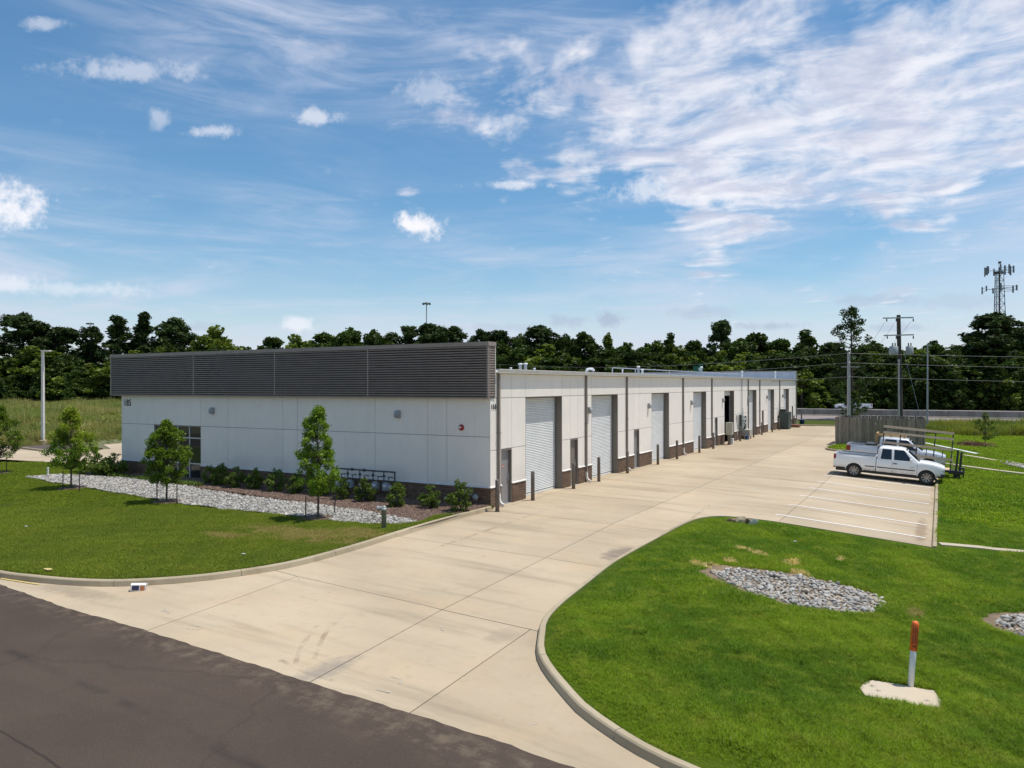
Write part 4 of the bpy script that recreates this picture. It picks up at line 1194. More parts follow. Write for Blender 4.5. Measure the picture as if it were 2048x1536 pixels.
# --- rank weeds of the open field and the roadside
MAT['weed'] = leaf_mat('weeds', (.36, .32, .12), (.16, .23, .04), (.42, .33, .21), .35, .7, .9, .11)
MAT['weed2'] = leaf_mat('road_weeds', (.25, .25, .05), (.13, .19, .03), (.30, .25, .12), .35, .7, .9, .2)
wt1 = blades(60, .55, .5, 1.55, .035, .45, MAT['weed'], 'weed_tuft', 5)
wt2 = blades(50, .45, .25, .75, .03, .6, MAT['weed2'], 'weed_tuft', 6)
P_ = seen(-330, 330, 58, 235, 41000); P_ = P_[keep_off(P_, [LOT, LAWN_L]) & (P_[:, 0] < -46.6)]
k_ = ~((P_[:, 0] > -49.5) & (P_[:, 1] < 10.5))
P_ = P_[k_]
bush_w = P_[rng.uniform(size=len(P_)) < .05]
edge = np.clip((-47.5 - P_[:, 0]) / 9, .12, 1)
sc = rng.uniform(.45, 1.3, len(P_)) * edge * np.clip(1 + .30 * noisef(P_, .16, 1) + .25 * noisef(P_, .6, 4), .35, 1.9)
scatter('field_weeds', np.concatenate([P_, np.full((len(P_), 1), -.08)], 1), sc, wt1, .12, label='tall olive weeds filling the open field left of the building', cat='weeds')
_rb = np.random.default_rng(33); _C = clump_points([(_rb.normal(0, .5), _rb.normal(0, .5), _rb.uniform(.2, 1.2)) for _ in range(16)], _rb.uniform(.3, .5, 16), 130, _rb, .9, .2)
scatter('field_shrubs', np.concatenate([bush_w, np.full((len(bush_w), 1), -.08)], 1), rng.uniform(.5, 1.25, len(bush_w)) * np.clip((-47.5 - bush_w[:, 0]) / 9, .12, 1), fast_mesh('weed_bush', *leaf_quads(_C, .2, _rb), MAT['weed']), .1, label='leafy weed bushes among the tall field weeds', cat='weeds')
P_ = seen(1560, 2380, 66, 112, 14000); P_ = P_[(P_[:, 1] > 60 + .8 * np.sin(P_[:, 0] * .9)) & (P_[:, 1] < 78) & (P_[:, 0] > 12.5)]
scatter('roadside_weeds', np.concatenate([P_, (.1 + zg(P_[:, 0], P_[:, 1]))[:, None]], 1), rng.uniform(.6, 1.5, len(P_)) * (1 + .3 * noisef(P_, .35, 3)), wt2, .12, label='yellow green weeds in the ditch beside the highway', cat='weeds')

# ================================================================== TREES AND SHRUBS
def limb_mesh(name, trunk, limbs, mat, n=7):
    mb = MB()
    for (a, ra), (b, rb) in zip(trunk[:-1], trunk[1:]): mb.tube(a, b, ra, rb, n, caps=False)
    for a, b, ra in limbs:
        a, b = Vector(a), Vector(b); m = (a + b) / 2 + Vector((0, 0, -.06 * (b - a).length))
        mb.tube(a, m, ra, ra * .7, 5, caps=False); mb.tube(m, b, ra * .7, ra * .3, 5, caps=False)
    return mb.mesh(name, mat, True)
MAT['bark'] = plain('bark', (.10, .075, .055), (.06, .045, .035), 8, .95, bump=.6, bscale=25)
MAT['bark_pine'] = plain('bark_pine', (.13, .09, .065), (.075, .055, .042), 6, .95, bump=.6, bscale=20)
MAT['leaf_dec'] = leaf_mat('leaf_forest', (.060, .096, .020), (.044, .074, .016), None, .25, .5, .9)
MAT['leaf_light'] = leaf_mat('leaf_light', (.135, .175, .028), (.10, .14, .025), None, .3, .5, .8)
MAT['leaf_pine'] = leaf_mat('leaf_pine', (.050, .080, .022), (.038, .062, .018), None, .15, .6, .8)
MAT['leaf_young'] = leaf_mat('leaf_young', (.165, .25, .028), (.13, .21, .024), (.30, .37, .06), .42, .38, .9)
MAT['leaf_yellow'] = leaf_mat('leaf_yellow', (.19, .26, .028), (.21, .255, .03), (.32, .35, .06), .45, .4, .9)
MAT['leaf_shrub'] = leaf_mat('leaf_shrub', (.115, .175, .032), (.085, .14, .026), (.32, .36, .10), .35, .32, 1.0)
MAT['leaf_cover'] = leaf_mat('leaf_cover', (.12, .19, .03), (.09, .16, .024), (.20, .26, .05), .35, .5, .7)

def finish_crown(name, C, size, mat, r, asp=.55):
    V, F = leaf_quads(C, size, r, asp=asp); return fast_mesh(name, V, F, mat)

def proto_deciduous(seed, H=14, Wd=9, mat='leaf_dec', low=.22, lobes=64, per=105, size=.60, cone=0.0):
    r = np.random.default_rng(seed); cs, rs, limbs = [], [], []
    for i in range(lobes):
        t = r.uniform(0, 1) ** .8; zz = H * (low + (1 - low) * t) - .6
        prof = (math.sin(math.pi * min(1, (t * .86 + .14))) ** .62) * (1 - cone * t)
        a = r.uniform(0, 6.283); q = Wd / 2 * prof * (.45 + .55 * math.sqrt(r.uniform()))
        q *= 1 + .28 * math.sin(2 * a + seed) + .22 * math.sin(3 * a + 2.1 * seed + 6 * t); cs.append((q * math.cos(a), q * math.sin(a), zz + r.normal(0, .5))); rs.append(r.uniform(.55, 1.6) * Wd / 9)
        if i % 4 == 0: limbs.append(((0, 0, zz * .72), (q * .8 * math.cos(a), q * .8 * math.sin(a), zz), .10))
    C = clump_points(cs, rs, per, r, .8)
    tr = limb_mesh('trunk', [((0, 0, -.2), .34), ((.1, 0, H * .3), .26), ((0, .1, H * .6), .17), ((0, 0, H * .92), .05)], limbs, MAT['bark'])
    return tr, finish_crown('crown', C, size, MAT[mat], r, .7), H, Wd
def proto_pine(seed, H=22, Wd=9, bare=.5, clumps=90, per=120, round_=True):
    r = np.random.default_rng(seed); cs, rs, limbs = [], [], []
    for i in range(clumps):
        t = r.uniform(0, 1); zz = H * (bare + (1 - bare) * t)
        prof = math.sin(math.pi * (.16 + .80 * t)) ** .7 if round_ else (1.05 - t) ** .8
        a = r.uniform(0, 6.283); q = Wd / 2 * prof * r.uniform(.25, 1.0) * (1 + .3 * math.sin(2 * a + seed) + .25 * math.sin(3 * a + seed * 1.7 + 5 * t))
        cs.append((q * math.cos(a), q * math.sin(a), zz)); rs.append(r.uniform(.6, 1.25))
        if q > .8: limbs.append(((0, 0, zz - q * .22), (q * math.cos(a), q * math.sin(a), zz), .07))
    C = clump_points(cs, rs, per, r, .95, .2)
    tr = limb_mesh('trunk', [((0, 0, -.2), .30), ((.15, 0, H * .35), .25), ((0, .12, H * .7), .18), ((0, 0, H * .97), .05)], limbs, MAT['bark_pine'])
    return tr, finish_crown('crown', C, .72, MAT['leaf_pine'], r, .42), H, Wd
PR = {'dec': [proto_deciduous(11), proto_deciduous(12, 15, 8), proto_deciduous(13, 13, 10, lobes=70)],
      'light': [proto_deciduous(21, 11, 8, 'leaf_light'), proto_deciduous(22, 12, 7, 'leaf_light')],
      'cone': [proto_deciduous(31, 15, 6.2, 'leaf_dec', .12, 66, 110, .55, .72), proto_deciduous(32, 15, 6, 'leaf_light', .12, 66, 110, .55, .75)],
      'pine': [proto_pine(41), proto_pine(42, 22, 8, .55, 76), proto_pine(43, 22, 10, .42, 120)],
      'pinet': [proto_pine(51, 20, 7, .25, 76, 110, False), proto_pine(52, 20, 8, .3, 80, 110, False)],
      'bush': [proto_deciduous(61, 6, 7, 'leaf_dec', .02, 46, 95, .55), proto_deciduous(62, 6, 6, 'leaf_light', .02, 42, 95, .55), proto_deciduous(63, 7, 7, 'leaf_dec', .02, 52, 95, .55)]}
NAMES = {'dec': 'broadleaf_tree', 'light': 'broadleaf_tree', 'cone': 'cone_tree', 'pine': 'pine_tree', 'pinet': 'pine_tree', 'bush': 'understory_tree'}
LAB = {'dec': 'dark green rounded broadleaf tree in the wood behind', 'light': 'lighter yellow green broadleaf tree in the wood behind', 'cone': 'narrow cone shaped tree in the wood behind',
       'pine': 'dark pine with bare trunk and rounded crown in the wood', 'pinet': 'dark pine with tapering ragged crown in the wood', 'bush': 'low bushy understory tree at the foot of the wood'}
GRP = {'dec': 'dark broadleaf trees of the wood', 'light': 'pale broadleaf trees of the wood', 'cone': 'cone shaped trees of the wood', 'pine': 'round pines of the wood', 'pinet': 'ragged pines of the wood', 'bush': 'understory of the wood'}
def tree(kind, X, Y, h, w, label=None, idx=None):
    tr, cr, H, Wd = PR[kind][int(rng.integers(len(PR[kind]))) if idx is None else idx]
    e = empty(NAMES[kind], (X, Y, 0), rng.uniform(0, 6.28)); e.scale = (w / Wd, w / Wd * rng.uniform(.9, 1.1), h / H)
    for nm, me in (('trunk', tr), ('crown', cr)):
        link(bpy.data.objects.new(nm, me), e)
    tag(e, label or LAB[kind], 'tree', None if label else GRP[kind]); return e
def dep(px, back=0.0):
    """depth of the wood's edge at a photo column"""
    u = (px - 1024) / FPX
    if px < 470: return 196 + back
    ky = FW[1] + RT[1] * u; kx = FW[0] + RT[0] * u
    return (133 + back - CY) / (ky - .025 * kx) if px > 900 else min((133 + back - CY) / (ky - .025 * kx), 225 + back)
def by_px(kind, px, ytop, wpx, back=4.0, label=None, idx=None):
    d = dep(px, back); X, Y, Z = at_depth(px, ytop, d); return tree(kind, X, Y, max(Z, 3), wpx / FPX * d, label, idx)
hero = [('pine', 45, 632, 96, 14, 'big round headed pine at the left edge of the field wood', 2), ('pine', 78, 650, 80, 12, None, 0), ('pine', 125, 658, 76, 12, 'round pine just right of the biggest field pine', 0), ('pine', 182, 656, 52, 10, 'slim pine in front of the distant mast light', 1), ('pinet', 236, 635, 72, 4, None, 0), ('pinet', 290, 630, 74, 6, None, 1),
        ('pine', 348, 642, 92, 8, None, 2), ('light', 432, 664, 96, 4, 'pale feathery tree rising above the left end of the fascia', 0), ('dec', 395, 690, 70, 2, None, None), ('dec', 330, 690, 80, 0, None, None),
        ('dec', 545, 676, 70, 6, None, None), ('light', 590, 680, 80, 2, None, None), ('dec', 650, 668, 90, 8, None, None), ('dec', 700, 664, 80, 8, None, None), ('dec', 748, 668, 70, 6, None, None), ('pine', 815, 656, 70, 8, None, None), ('pine', 862, 652, 90, 10, None, None), ('pine', 900, 656, 70, 8, None, None), ('dec', 770, 676, 70, 4, None, None),
        ('pine', 962, 664, 60, 8, None, None), ('pine', 1003, 664, 70, 8, None, None), ('dec', 1042, 676, 60, 6, None, None), ('pine', 1080, 656, 96, 8, None, 2), ('dec', 1130, 676, 60, 5, None, None), ('dec', 1170, 669, 74, 6, None, None), ('cone', 1216, 666, 46, 2, 'narrow pointed tree standing over the roof vents', 1), ('dec', 1252, 690, 60, 4, None, None), ('dec', 1295, 692, 70, 4, None, None),
        ('cone', 1340, 670, 50, 2, 'pointed tree left of the tall lone pine', 0), ('dec', 1388, 683, 56, 4, None, None), ('pine', 1441, 646, 62, 10, 'tall lone pine above the building far end', 0), ('light', 1478, 690, 70, 2, None, None), ('dec', 1512, 668, 84, 6, None, None), ('dec', 1560, 680, 76, 4, None, None), ('cone', 1612, 664, 74, 3, 'dark pointed tree behind the far building corner', 0),
        ('dec', 1655, 690, 60, 4, None, None), ('dec', 1745, 690, 80, 6, None, None), ('dec', 1790, 700, 70, 4, None, None), ('pinet', 1866, 684, 46, 8, None, 0), ('dec', 1900, 702, 70, 4, None, None), ('dec', 1935, 694, 60, 6, None, None), ('pine', 1990, 632, 130, 8, 'broad round pine in front of the cell tower', 2), ('pine', 2046, 660, 70, 6, None, 0), ('dec', 1830, 700, 60, 5, None, None)]
for (k, px, yt, w, bk, lb, ix) in hero: by_px(k, px, yt, w * 1.18, bk, lb, ix)
for px in np.arange(-210, 2310, 25.0):          # body of the wood
    px = px + rng.uniform(-9, 9)
    if 1690 < px < 1712: continue
    k = rng.choice(['dec', 'dec', 'pinet', 'dec', 'light'] if px > 480 else ['pinet', 'dec', 'pinet', 'pinet', 'light'])
    yt = rng.uniform(684, 716) if px > 480 else rng.uniform(690, 730)
    by_px(k, px, yt, rng.uniform(70, 125), rng.uniform(-3, 14))
    by_px(rng.choice(['dec', 'dec', 'light', 'cone']), px + 11, rng.uniform(700, 738), rng.uniform(70, 120), rng.uniform(-5, 2))
for px in list(np.arange(-210, 480, 26.0)) + list(np.arange(1585, 2310, 26.0)):     # foot of the wood
    px = px + rng.uniform(-9, 9)
    by_px('bush', px, rng.uniform(738, 772) if px > 480 else rng.uniform(735, 765), rng.uniform(52, 80), -6 + rng.uniform(-2, 2))
# tall lone tree on the verge and its low sprouts
X, Y, Z = at_depth(1702, 620, 108)
r_ = np.random.default_rng(77); cs, rs, lm = [], [], []
for i in range(64):
    t = r_.uniform(0, 1); zz = Z * (.24 + .76 * t); q = (.8 + 3.1 * math.sin(math.pi * (1 - t) * .62 + .2) * .8) * r_.uniform(.3, 1); a = r_.uniform(0, 6.28)
    cs.append((q * math.cos(a), q * math.sin(a), zz)); rs.append(r_.uniform(.45, .85)); lm.append(((0, 0, zz - q * .5), (q * math.cos(a), q * math.sin(a), zz), .05))
e = empty('tall_tree', (X, Y, 0)); link(bpy.data.objects.new('trunk', limb_mesh('trunk', [((0, 0, -.1), .22), ((.1, 0, Z * .4), .16), ((0, 0, Z * .97), .04)], lm, MAT['bark'])), e)
link(bpy.data.objects.new('crown', finish_crown('crown', clump_points(cs, rs, 150, r_, .8, .3), .34, MAT['leaf_dec'], r_, .6)), e)
tag(e, 'tall thin tree with open crown on the verge behind the board fence', 'tree')

def young_tree(name, p, h, w, seed, mat, label, stem=.30, n=3600, size=.085, lobes=46, top=None, cat='tree', base=LZ):
    base = base + float(zg(*p))
    r = np.random.default_rng(seed); cs, rs, limbs = [], [], []; h0 = h * stem
    for i in range(lobes):
        t = r.uniform(0, 1); zz = h0 + (h - h0 - .1) * t
        prof = max(.16, math.sin(math.pi * (.10 + .90 * t ** .80)) ** .8); a = r.uniform(0, 6.283); q = w / 2 * prof * r.uniform(.3, .98)
        cs.append((q * math.cos(a), q * math.sin(a), zz)); rs.append(r.uniform(.55, 1.05) * w * .125)
        limbs.append(((0, 0, max(h0 * .9, zz - q * .9)), (q * math.cos(a), q * math.sin(a), zz), .012))
    rs = np.array(rs); per = n / np.sum(rs ** 2)
    C = clump_points(cs, rs, per, r, .9, .15)
    e = empty(name, (p[0], p[1], base), r.uniform(0, 6.28))
    link(bpy.data.objects.new('trunk', limb_mesh('trunk', [((0, 0, -.05), .042), ((.02, .01, h0), .032), ((0, 0, h * .65), .02), ((0, 0, h * .95), .007)], limbs, MAT['bark'])), e)
    if top:
        hi = C[:, 2] > h * .58 + r.normal(0, .18, len(C)); cr = empty
        V, F = leaf_quads(C, size, r, asp=.55); link(bpy.data.objects.new('crown', fast_mesh('crown', V, F, [MAT[mat], MAT[top]], hi.astype(int))), e)
    else: link(bpy.data.objects.new('crown', finish_crown('crown', C, size, MAT[mat], r)), e)
    tag(e, label, cat); return e
young_tree('young_tree', YT[0][0], YT[0][1], YT[0][2], 101, 'leaf_young', 'staked young tree with yellowing top at the tip of the rock strip', .26, 13000, .092, 110, 'leaf_yellow')
young_tree('young_tree', YT[1][0], YT[1][1], YT[1][2], 102, 'leaf_young', 'staked young tree in front of the gable window', .24, 13000, .088, 104)
young_tree('young_tree', YT[2][0], YT[2][1], YT[2][2], 103, 'leaf_young', 'tall slim staked young tree beside the gas meters', .24, 14000, .082, 120)
young_tree('young_tree', YT[3][0], YT[3][1], YT[3][2], 104, 'leaf_young', 'staked young tree by the west parking lot, farthest from the driveway', .24, 11000, .092, 100)
_q = at_depth(1706, 800, 99); young_tree('verge_sapling', _q[:2], 4.0, 3.4, 106, 'leaf_dec', 'dark bushy sapling at the foot of the tall verge tree', .12, 2600, .22, 46, base=.05)
young_tree('sapling', G(1970, 889, LZ), 2.75, 1.9, 105, 'leaf_light', 'bushy sapling on the right lawn beside the brush pile', .18, 1800, .12, 40)
MAT['stake'] = plain('stake', (.055, .035, .03), (.035, .025, .022), 9, .7)
for i, ((p, h, w), (s1, s2)) in enumerate(zip(YT, [((126, 980), (159, 984)), ((314, 1004), (354, 1010)), ((611, 1036), (668, 1026)), ((-30, 944), (13, 946))])):
    nm = ['the yellow topped young tree', 'the window young tree', 'the young tree beside the gas meters', 'the young tree by the west parking lot'][i]
    for k, s in enumerate((s1, s2)):
        q = G(*s, LZ); e = empty('tree_stake', (q[0], q[1], LZ)); hh = .88 if i < 2 else .80
        lean = (0.0 if i != 2 else (.02 if k == 0 else .10))
        MB().tube((0, 0, -.1), (lean, 0, hh), .022, .020, 6).build('post', MAT['stake'], e)
        t = Vector((p[0] - q[0], p[1] - q[1], 0)); MB().path([(lean * .9, 0, hh * .86), (t.x * .5, t.y * .5, hh * .80), (t.x * .96, t.y * .96, hh * .9)], .008, 4).build('tie', MAT['stake'], e)
        tag(e, 'dark steel stake tied to ' + nm, 'stake', 'stakes of the young trees')

def shrub_proto(seed, n=3200):
    r = np.random.default_rng(seed); cs, rs = [], []
    for i in range(30):
        a = r.uniform(0, 6.28); t = r.uniform(0, 1); q = .46 * math.sin(math.pi * (.22 + .68 * t)) * r.uniform(.4, 1)
        cs.append((q * math.cos(a), q * math.sin(a), .08 + .80 * t)); rs.append(r.uniform(.10, .17))
    for i in range(3):
        a = r.uniform(0, 6.28); cs.append((.15 * math.cos(a), .15 * math.sin(a), r.uniform(.92, 1.02))); rs.append(.09)
    C = clump_points(cs, rs, n / np.sum(np.array(rs) ** 2), r, .9, .3)
    mb = MB()
    for c in cs[::3]: mb.tube((0, 0, -.02), c, .012, .005, 4, caps=False)
    return mb.mesh('stems', MAT['bark'], True), finish_crown('foliage', C, .070, MAT['leaf_shrub'], r, .5)
SH = [shrub_proto(i) for i in (201, 202, 203, 204)]
ORD = ['first', 'second', 'third', 'fourth', 'fifth', 'sixth', 'seventh', 'eighth', 'ninth', 'tenth', 'eleventh', 'twelfth', 'thirteenth', 'fourteenth', 'fifteenth', 'sixteenth', 'seventeenth']
shr = [(921, 1022, 1.12), (860, 1016, .9), (793, 1013, .92), (730, 1003, .95), (685, 998, .9), (642, 991, .88), (591, 987, .85), (553, 982, .98), (510, 978, .92), (470, 975, .98), (440, 970, 1.0), (420, 966, .85)]
for i, (px, py, s) in enumerate(shr):
    q = G(px, py, LZ); e = empty('shrub', (q[0], min(q[1], -.55), LZ), rng.uniform(0, 6.28)); e.scale = (s * 1.02, s * 1.02, s)
    st_, fo = SH[i % 4]; link(bpy.data.objects.new('stems', st_), e); link(bpy.data.objects.new('foliage', fo), e)
    tag(e, 'glossy green shrub along the brick base, %s from the corner numbered 155' % ORD[i], 'shrub', 'shrubs along the brick base')
for i, (px, py, s, lb) in enumerate([(196, 950, 1.15, 'loose shrub farther left from the numbered 185 corner'), (232, 950, 1.2, 'dark shrub hugging the corner numbered 185'), (214, 949, .95, 'shrub between the two at the corner numbered 185'), (165, 949, .6, 'small low shrub at the left end of the mulch')]):
    q = G(px, py, LZ); e = empty('shrub', (q[0], q[1], LZ), rng.uniform(0, 6.28)); e.scale = (s * 1.2, s * 1.2, s)
    st_, fo = SH[i]; link(bpy.data.objects.new('stems', st_), e); link(bpy.data.objects.new('foliage', fo), e); tag(e, lb, 'shrub')
cov = blades(70, .22, .14, .30, .028, .9, MAT['leaf_cover'], 'leaves', 9)
for i, px in enumerate(np.linspace(228, 396, 17)):
    py = 953 + (px - 228) * .112; q = G(px, py, LZ); e = bpy.data.objects.new('border_grass', cov); e.location = (q[0], q[1], LZ); e.rotation_euler = (0, 0, rng.uniform(0, 6.28)); s = rng.uniform(.8, 1.15); e.scale = (s, s, s); link(e)
    tag(e, 'bright green border grass clump below the gable window', 'plant', 'border grass below the window')
# ================================================================== THINGS ROUND THE BUILDING
def dome_post(mb, r, h, n=16):
    prof = [(r, -.05), (r, h - r * .45)] + [(r * math.cos(a), h - r * .45 + r * .45 * math.sin(a)) for a in (.4, .8, 1.2)] + [(0.0, h)]
    return mb.lathe(prof, n)
bp_m = dome_post(MB(), .082, 1.27).mesh('post', MAT['bollard'], True)
bc_m = MB().lathe([(.10, -.01), (.10, .012), (.084, .02)], 16).mesh('base_collar', MAT['joint'], True)
bol = [(.64, -.53), (.50, 2.72), (.50, 6.90), (.50, 10.0), (.48, 14.15), (.48, 19.45), (.48, 23.4), (.48, 28.8), (.48, 32.7), (.48, 37.95), (.48, 41.8), (.48, 47.3), (.48, 51.1), (.48, 56.4), (.48, 60.3), (.48, 70.0), (.55, 75.2)]
for i, (x, y) in enumerate(bol):
    e = empty('bollard', (x, y, float(zg(x, y)))); link(bpy.data.objects.new('post', bp_m), e); link(bpy.data.objects.new('base_collar', bc_m), e)
    tag(e, 'taupe steel bollard before the roll-up doors, %s from the corner numbered 155' % ORD[i] if i else 'taupe steel bollard guarding the downspout at the corner numbered 155', 'bollard', 'bollards along the long wall')
# wall lights
def light_parts():
    h = MB(); pr = [(0, -.17), (.10, -.19), (.20, -.10), (.22, .02), (.14, .17), (0, .19)]
    h.loft([[(x, -p[0], p[1]) for p in pr] for x in (-.14, -.12, .12, .14)], closed=True, caps=True)
    l = MB().box(-.10, .10, -.165, -.06, -.196, -.172)
    return h.mesh('housing', MAT['lamp_grey']), l.mesh('lens', MAT['white'])
MAT['lamp_grey'] = plain('lamp_housing', (.34, .34, .34), (.29, .29, .29), 6, .45)
lh, ll = light_parts()
def wall_light(loc, rz, label):
    e = empty('wall_light', loc, rz); e.scale = (.85, .85, .9); link(bpy.data.objects.new('housing', lh), e); link(bpy.data.objects.new('lens', ll), e); tag(e, label, 'wall light', 'wall pack lights'); return e
wall_light((-16.65, 0, 3.70), 0, 'grey wall light on the gable right of the window')
wall_light((-4.67, 0, 3.73), 0, 'grey wall light on the gable above the gas meters')
for i, y in enumerate((9.83, 19.03, 28.31, 37.52, 46.95, 55.92, 64.99)):
    wall_light((0, y, 3.68), R(90), 'grey wall light on the door wall, %s from the corner numbered 155' % ORD[i])
e = empty('fire_alarm', (-1.39, 0, 3.24)); M_ = Matrix.Rotation(R(90), 4, 'X')
MB().lathe([(.13, 0), (.13, .03), (.10, .07), (.0, .075)], 16, M_).build('bell', MAT['red'], e, smooth=True)
MB().box(-.06, .02, -.10, -.07, -.03, .05).build('strobe', MAT['white'], e)
tag(e, 'round red fire alarm with white strobe on the gable', 'alarm')
# gas meters
e = empty('gas_meter_bank', (-5.9, -.42, LZ)); zt = 1.12
hd = MB(); hd.tube((-2.1, 0, zt), (1.35, 0, zt), .035); hd.tube((1.35, 0, zt + .03), (1.35, 0, 0), .035); hd.tube((1.35, 0, .25), (1.35, .40, .25), .03); hd.build('header_pipe', MAT['pipe'], e)
for x in (-1.05, -.35): MB().tube((x - .06, 0, zt), (x + .06, 0, zt), .065, .065, 8).build('union', MAT['pipe'], e)
for k, x in enumerate((-1.95, -1.3, -.6, .15, .75)):
    r_ = MB(); r_.tube((x, 0, zt), (x, 0, .62), .025); r_.tube((x - .05, 0, .92), (x + .05, 0, .92), .05, .05, 8); r_.build('riser', MAT['pipe'], e)
    b_ = MB(); b_.path([(x + .28, .0, .62), (x + .28, 0, .82), (x + .22, .02, .90)], .02); b_.path([(x + .24, .0, .87), (x + .46, .02, .90), (x + .46, .02, .84)], .022); b_.build('outlet_pipe', MAT['pipe'], e)
    m_ = MB(); m_.box(x - .02, x + .30, -.12, .10, .30, .60); m_.box(x + .02, x + .26, -.10, .08, .60, .65); o = m_.build('meter', MAT['greycab'] if k != 2 else MAT['pipe'], e, bevel=.03)
    MB().box(x + .06, x + .22, -.135, -.121, .46, .57).build('dial', MAT['white'], o)
MB().lathe([(.0, -.10), (.13, -.06), (.15, 0), (.13, .06), (0, .09)], 14, Matrix.Translation((1.10, -.05, .42)) @ Matrix.Rotation(R(70), 4, 'X')).build('regulator', MAT['greycab'], e, smooth=True)
tag(e, 'bank of grey gas meters under a pipe header at the brick base', 'gas meters')
e = empty('junction_box', (-.98, -.03, .50))
MB().box(-.17, .17, -.16, 0, -.02, .20).build('box_body', MAT['greycab'], e, bevel=.012); MB().box(-.175, .175, -.17, -.158, -.03, .21).build('box_lid', MAT['steel'], e)
tag(e, 'grey metal junction box on the brick base near the corner', 'utility box')
o = MB().lathe([(.10, 0), (.10, .12), (.13, .125), (.13, .17), (0, .18)], 14, Matrix.Translation((-.62, -.02, .42)) @ Matrix.Rotation(R(90), 4, 'X')).build('pipe_stub', MAT['greycab'], smooth=True)
tag(o, 'grey capped pipe stub on the brick beside the junction box', 'pipe')
o = MB().path([(-2.1, -.02, .30), (-2.1, -.16, .30), (-2.1, -.19, .20)], .035, 8).build('wall_spigot', MAT['white']); tag(o, 'white pvc spigot elbow low on the brick wall', 'pipe')
# fire department standpipe in the lawn
q = G(768, 1057, LZ); e = empty('standpipe', (q[0], q[1], LZ))
MAT['silver'] = plain('silver_paint', (.33, .34, .33), (.27, .28, .27), 7, .5, .3)
MB().lathe([(.085, -.05), (.085, .62), (.10, .62), (.10, .68), (.085, .68), (.085, .72), (.06, .77), (0, .78)], 14).build('pipe', MAT['silver'], e, smooth=True)
hx = MB(); d_ = Vector((-RT[0], -RT[1], 0)); hx.tube((0, 0, .69), d_ * .16 + Vector((0, 0, .69)), .07, .07, 12); o = hx.build('outlet', MAT['silver'], e)
MB().tube(d_ * .161 + Vector((0, 0, .69)), d_ * .23 + Vector((0, 0, .69)), .085, .085, 12).build('outlet_cap', MAT['steel'], e)
tag(e, 'silver standpipe with capped side outlet in the lawn by the kerb', 'standpipe')
o = MB().tube((0, 0, -.05), (0, 0, .42), .045, .045, 10).lathe([(.055, .40), (.055, .46), (0, .465)], 10).build('pipe_stub', MAT['white'], loc=(*G(96, 952, LZ), LZ)); tag(o, 'white pvc pipe stub at the pointed end of the rock strip', 'pipe')

# electrical gear between doors
e = empty('cabinet', (.62, 37.35, 0))
MB().box(-.25, .25, -.3, .3, .82, 1.80).build('cabinet_body', MAT['beigecab'], e, bevel=.015); MB().box(-.27, .27, -.32, .32, 1.80, 1.84).build('cabinet_roof', MAT['beigecab'], e)
MB().box(-.12, .12, -.16, .16, 0, .82).build('pedestal', MAT['jamb'], e); MB().box(.251, .262, -.26, .26, .88, 1.74).build('cabinet_door', MAT['beigecab'], e); MB().box(.263, .29, .18, .21, 1.25, 1.4).build('latch', MAT['steel'], e)
tag(e, 'beige utility cabinet on a pedestal beside the open door', 'cabinet')
e = empty('ice_machine', (.55, 38.25, 0)); MB().box(-.18, .18, -.18, .18, 0, .42).build('bin', MAT['white'], e, bevel=.02); MB().box(-.19, .19, -.19, .19, .42, .46).build('lid', MAT['white'], e); e.name = 'storage_bin'; tag(e, 'small white bin behind the beige cabinet', 'bin')
e = empty('electrical_service', (.0, 44.0, 0))
MB().tube((.10, .2, 2.2), (.10, .2, 5.45), .04, .04, 8).build('mast_conduit', MAT['greycab'], e)
MB().tube((.10, -.95, 1.0), (.10, -.95, 2.2), .03, .03, 8).build('conduit', MAT['greycab'], e)
for y0, y1, z0, z1, m_ in ((-.75, -.35, .95, 2.25, 'greencab'), (-.30, .15, 1.0, 2.0, 'greycab'), (.2, .60, 1.2, 2.1, 'greycab'), (.68, 1.35, .9, 2.1, 'greencab')):
    MB().box(.02, .26, y0, y1, z0, z1).build('panel_box', MAT[m_], e, bevel=.012)
for y, z in ((-.08, 1.75), (.4, 1.85), (.4, 1.45)):
    MB().lathe([(.09, 0), (.09, .10), (.07, .14), (0, .15)], 12, Matrix.Translation((.26, y, z)) @ Matrix.Rotation(R(90), 4, 'Y')).build('meter', MAT['steel'], e, smooth=True)
MB().box(.02, .75, .35, 1.45, .28, .86).build('wire_trough', MAT['beigecab'], e, bevel=.012)
for y in (.45, 1.35): MB().box(.60, .68, y - .03, y + .03, 0, .28).build('stand_leg', MAT['greycab'], e)
for k, y in enumerate((-.2, .0, .35)): MB().path([(.15, y, 2.0), (.16, y + .1, 2.5), (.12, .2, 2.75 + .1 * k)], .02, 6).build('feed_pipe', MAT['greycab'], e)
MB().path([(.06, -1.6, .1), (.12, -1.7, .5), (.10, -1.5, 1.0), (.06, -1.55, 1.6), (.07, -1.45, 2.2), (.07, -1.75, 2.25), (.07, -1.7, 1.6)], .03, 6).build('hanging_hose', MAT['greycab'], e)
tag(e, 'cluster of electric meters, panels and conduits on the wall', 'electric meters')
e = empty('bucket', (.55, 44.05, 0)); MB().lathe([(.14, 0), (.17, .36), (.18, .36), (.18, .38), (.16, .38), (.135, .02), (0, .02)], 14).build('pail', MAT['blue'], e, smooth=True)
MB().path([(-.17, 0, .34), (-.12, .1, .20), (0, .16, .14), (.12, .1, .20), (.17, 0, .34)], .008, 4).build('bail', MAT['white'], e); tag(e, 'blue bucket on the concrete below the electric meters', 'bucket')
e = empty('equipment_locker', (.62, 63.0, 0))
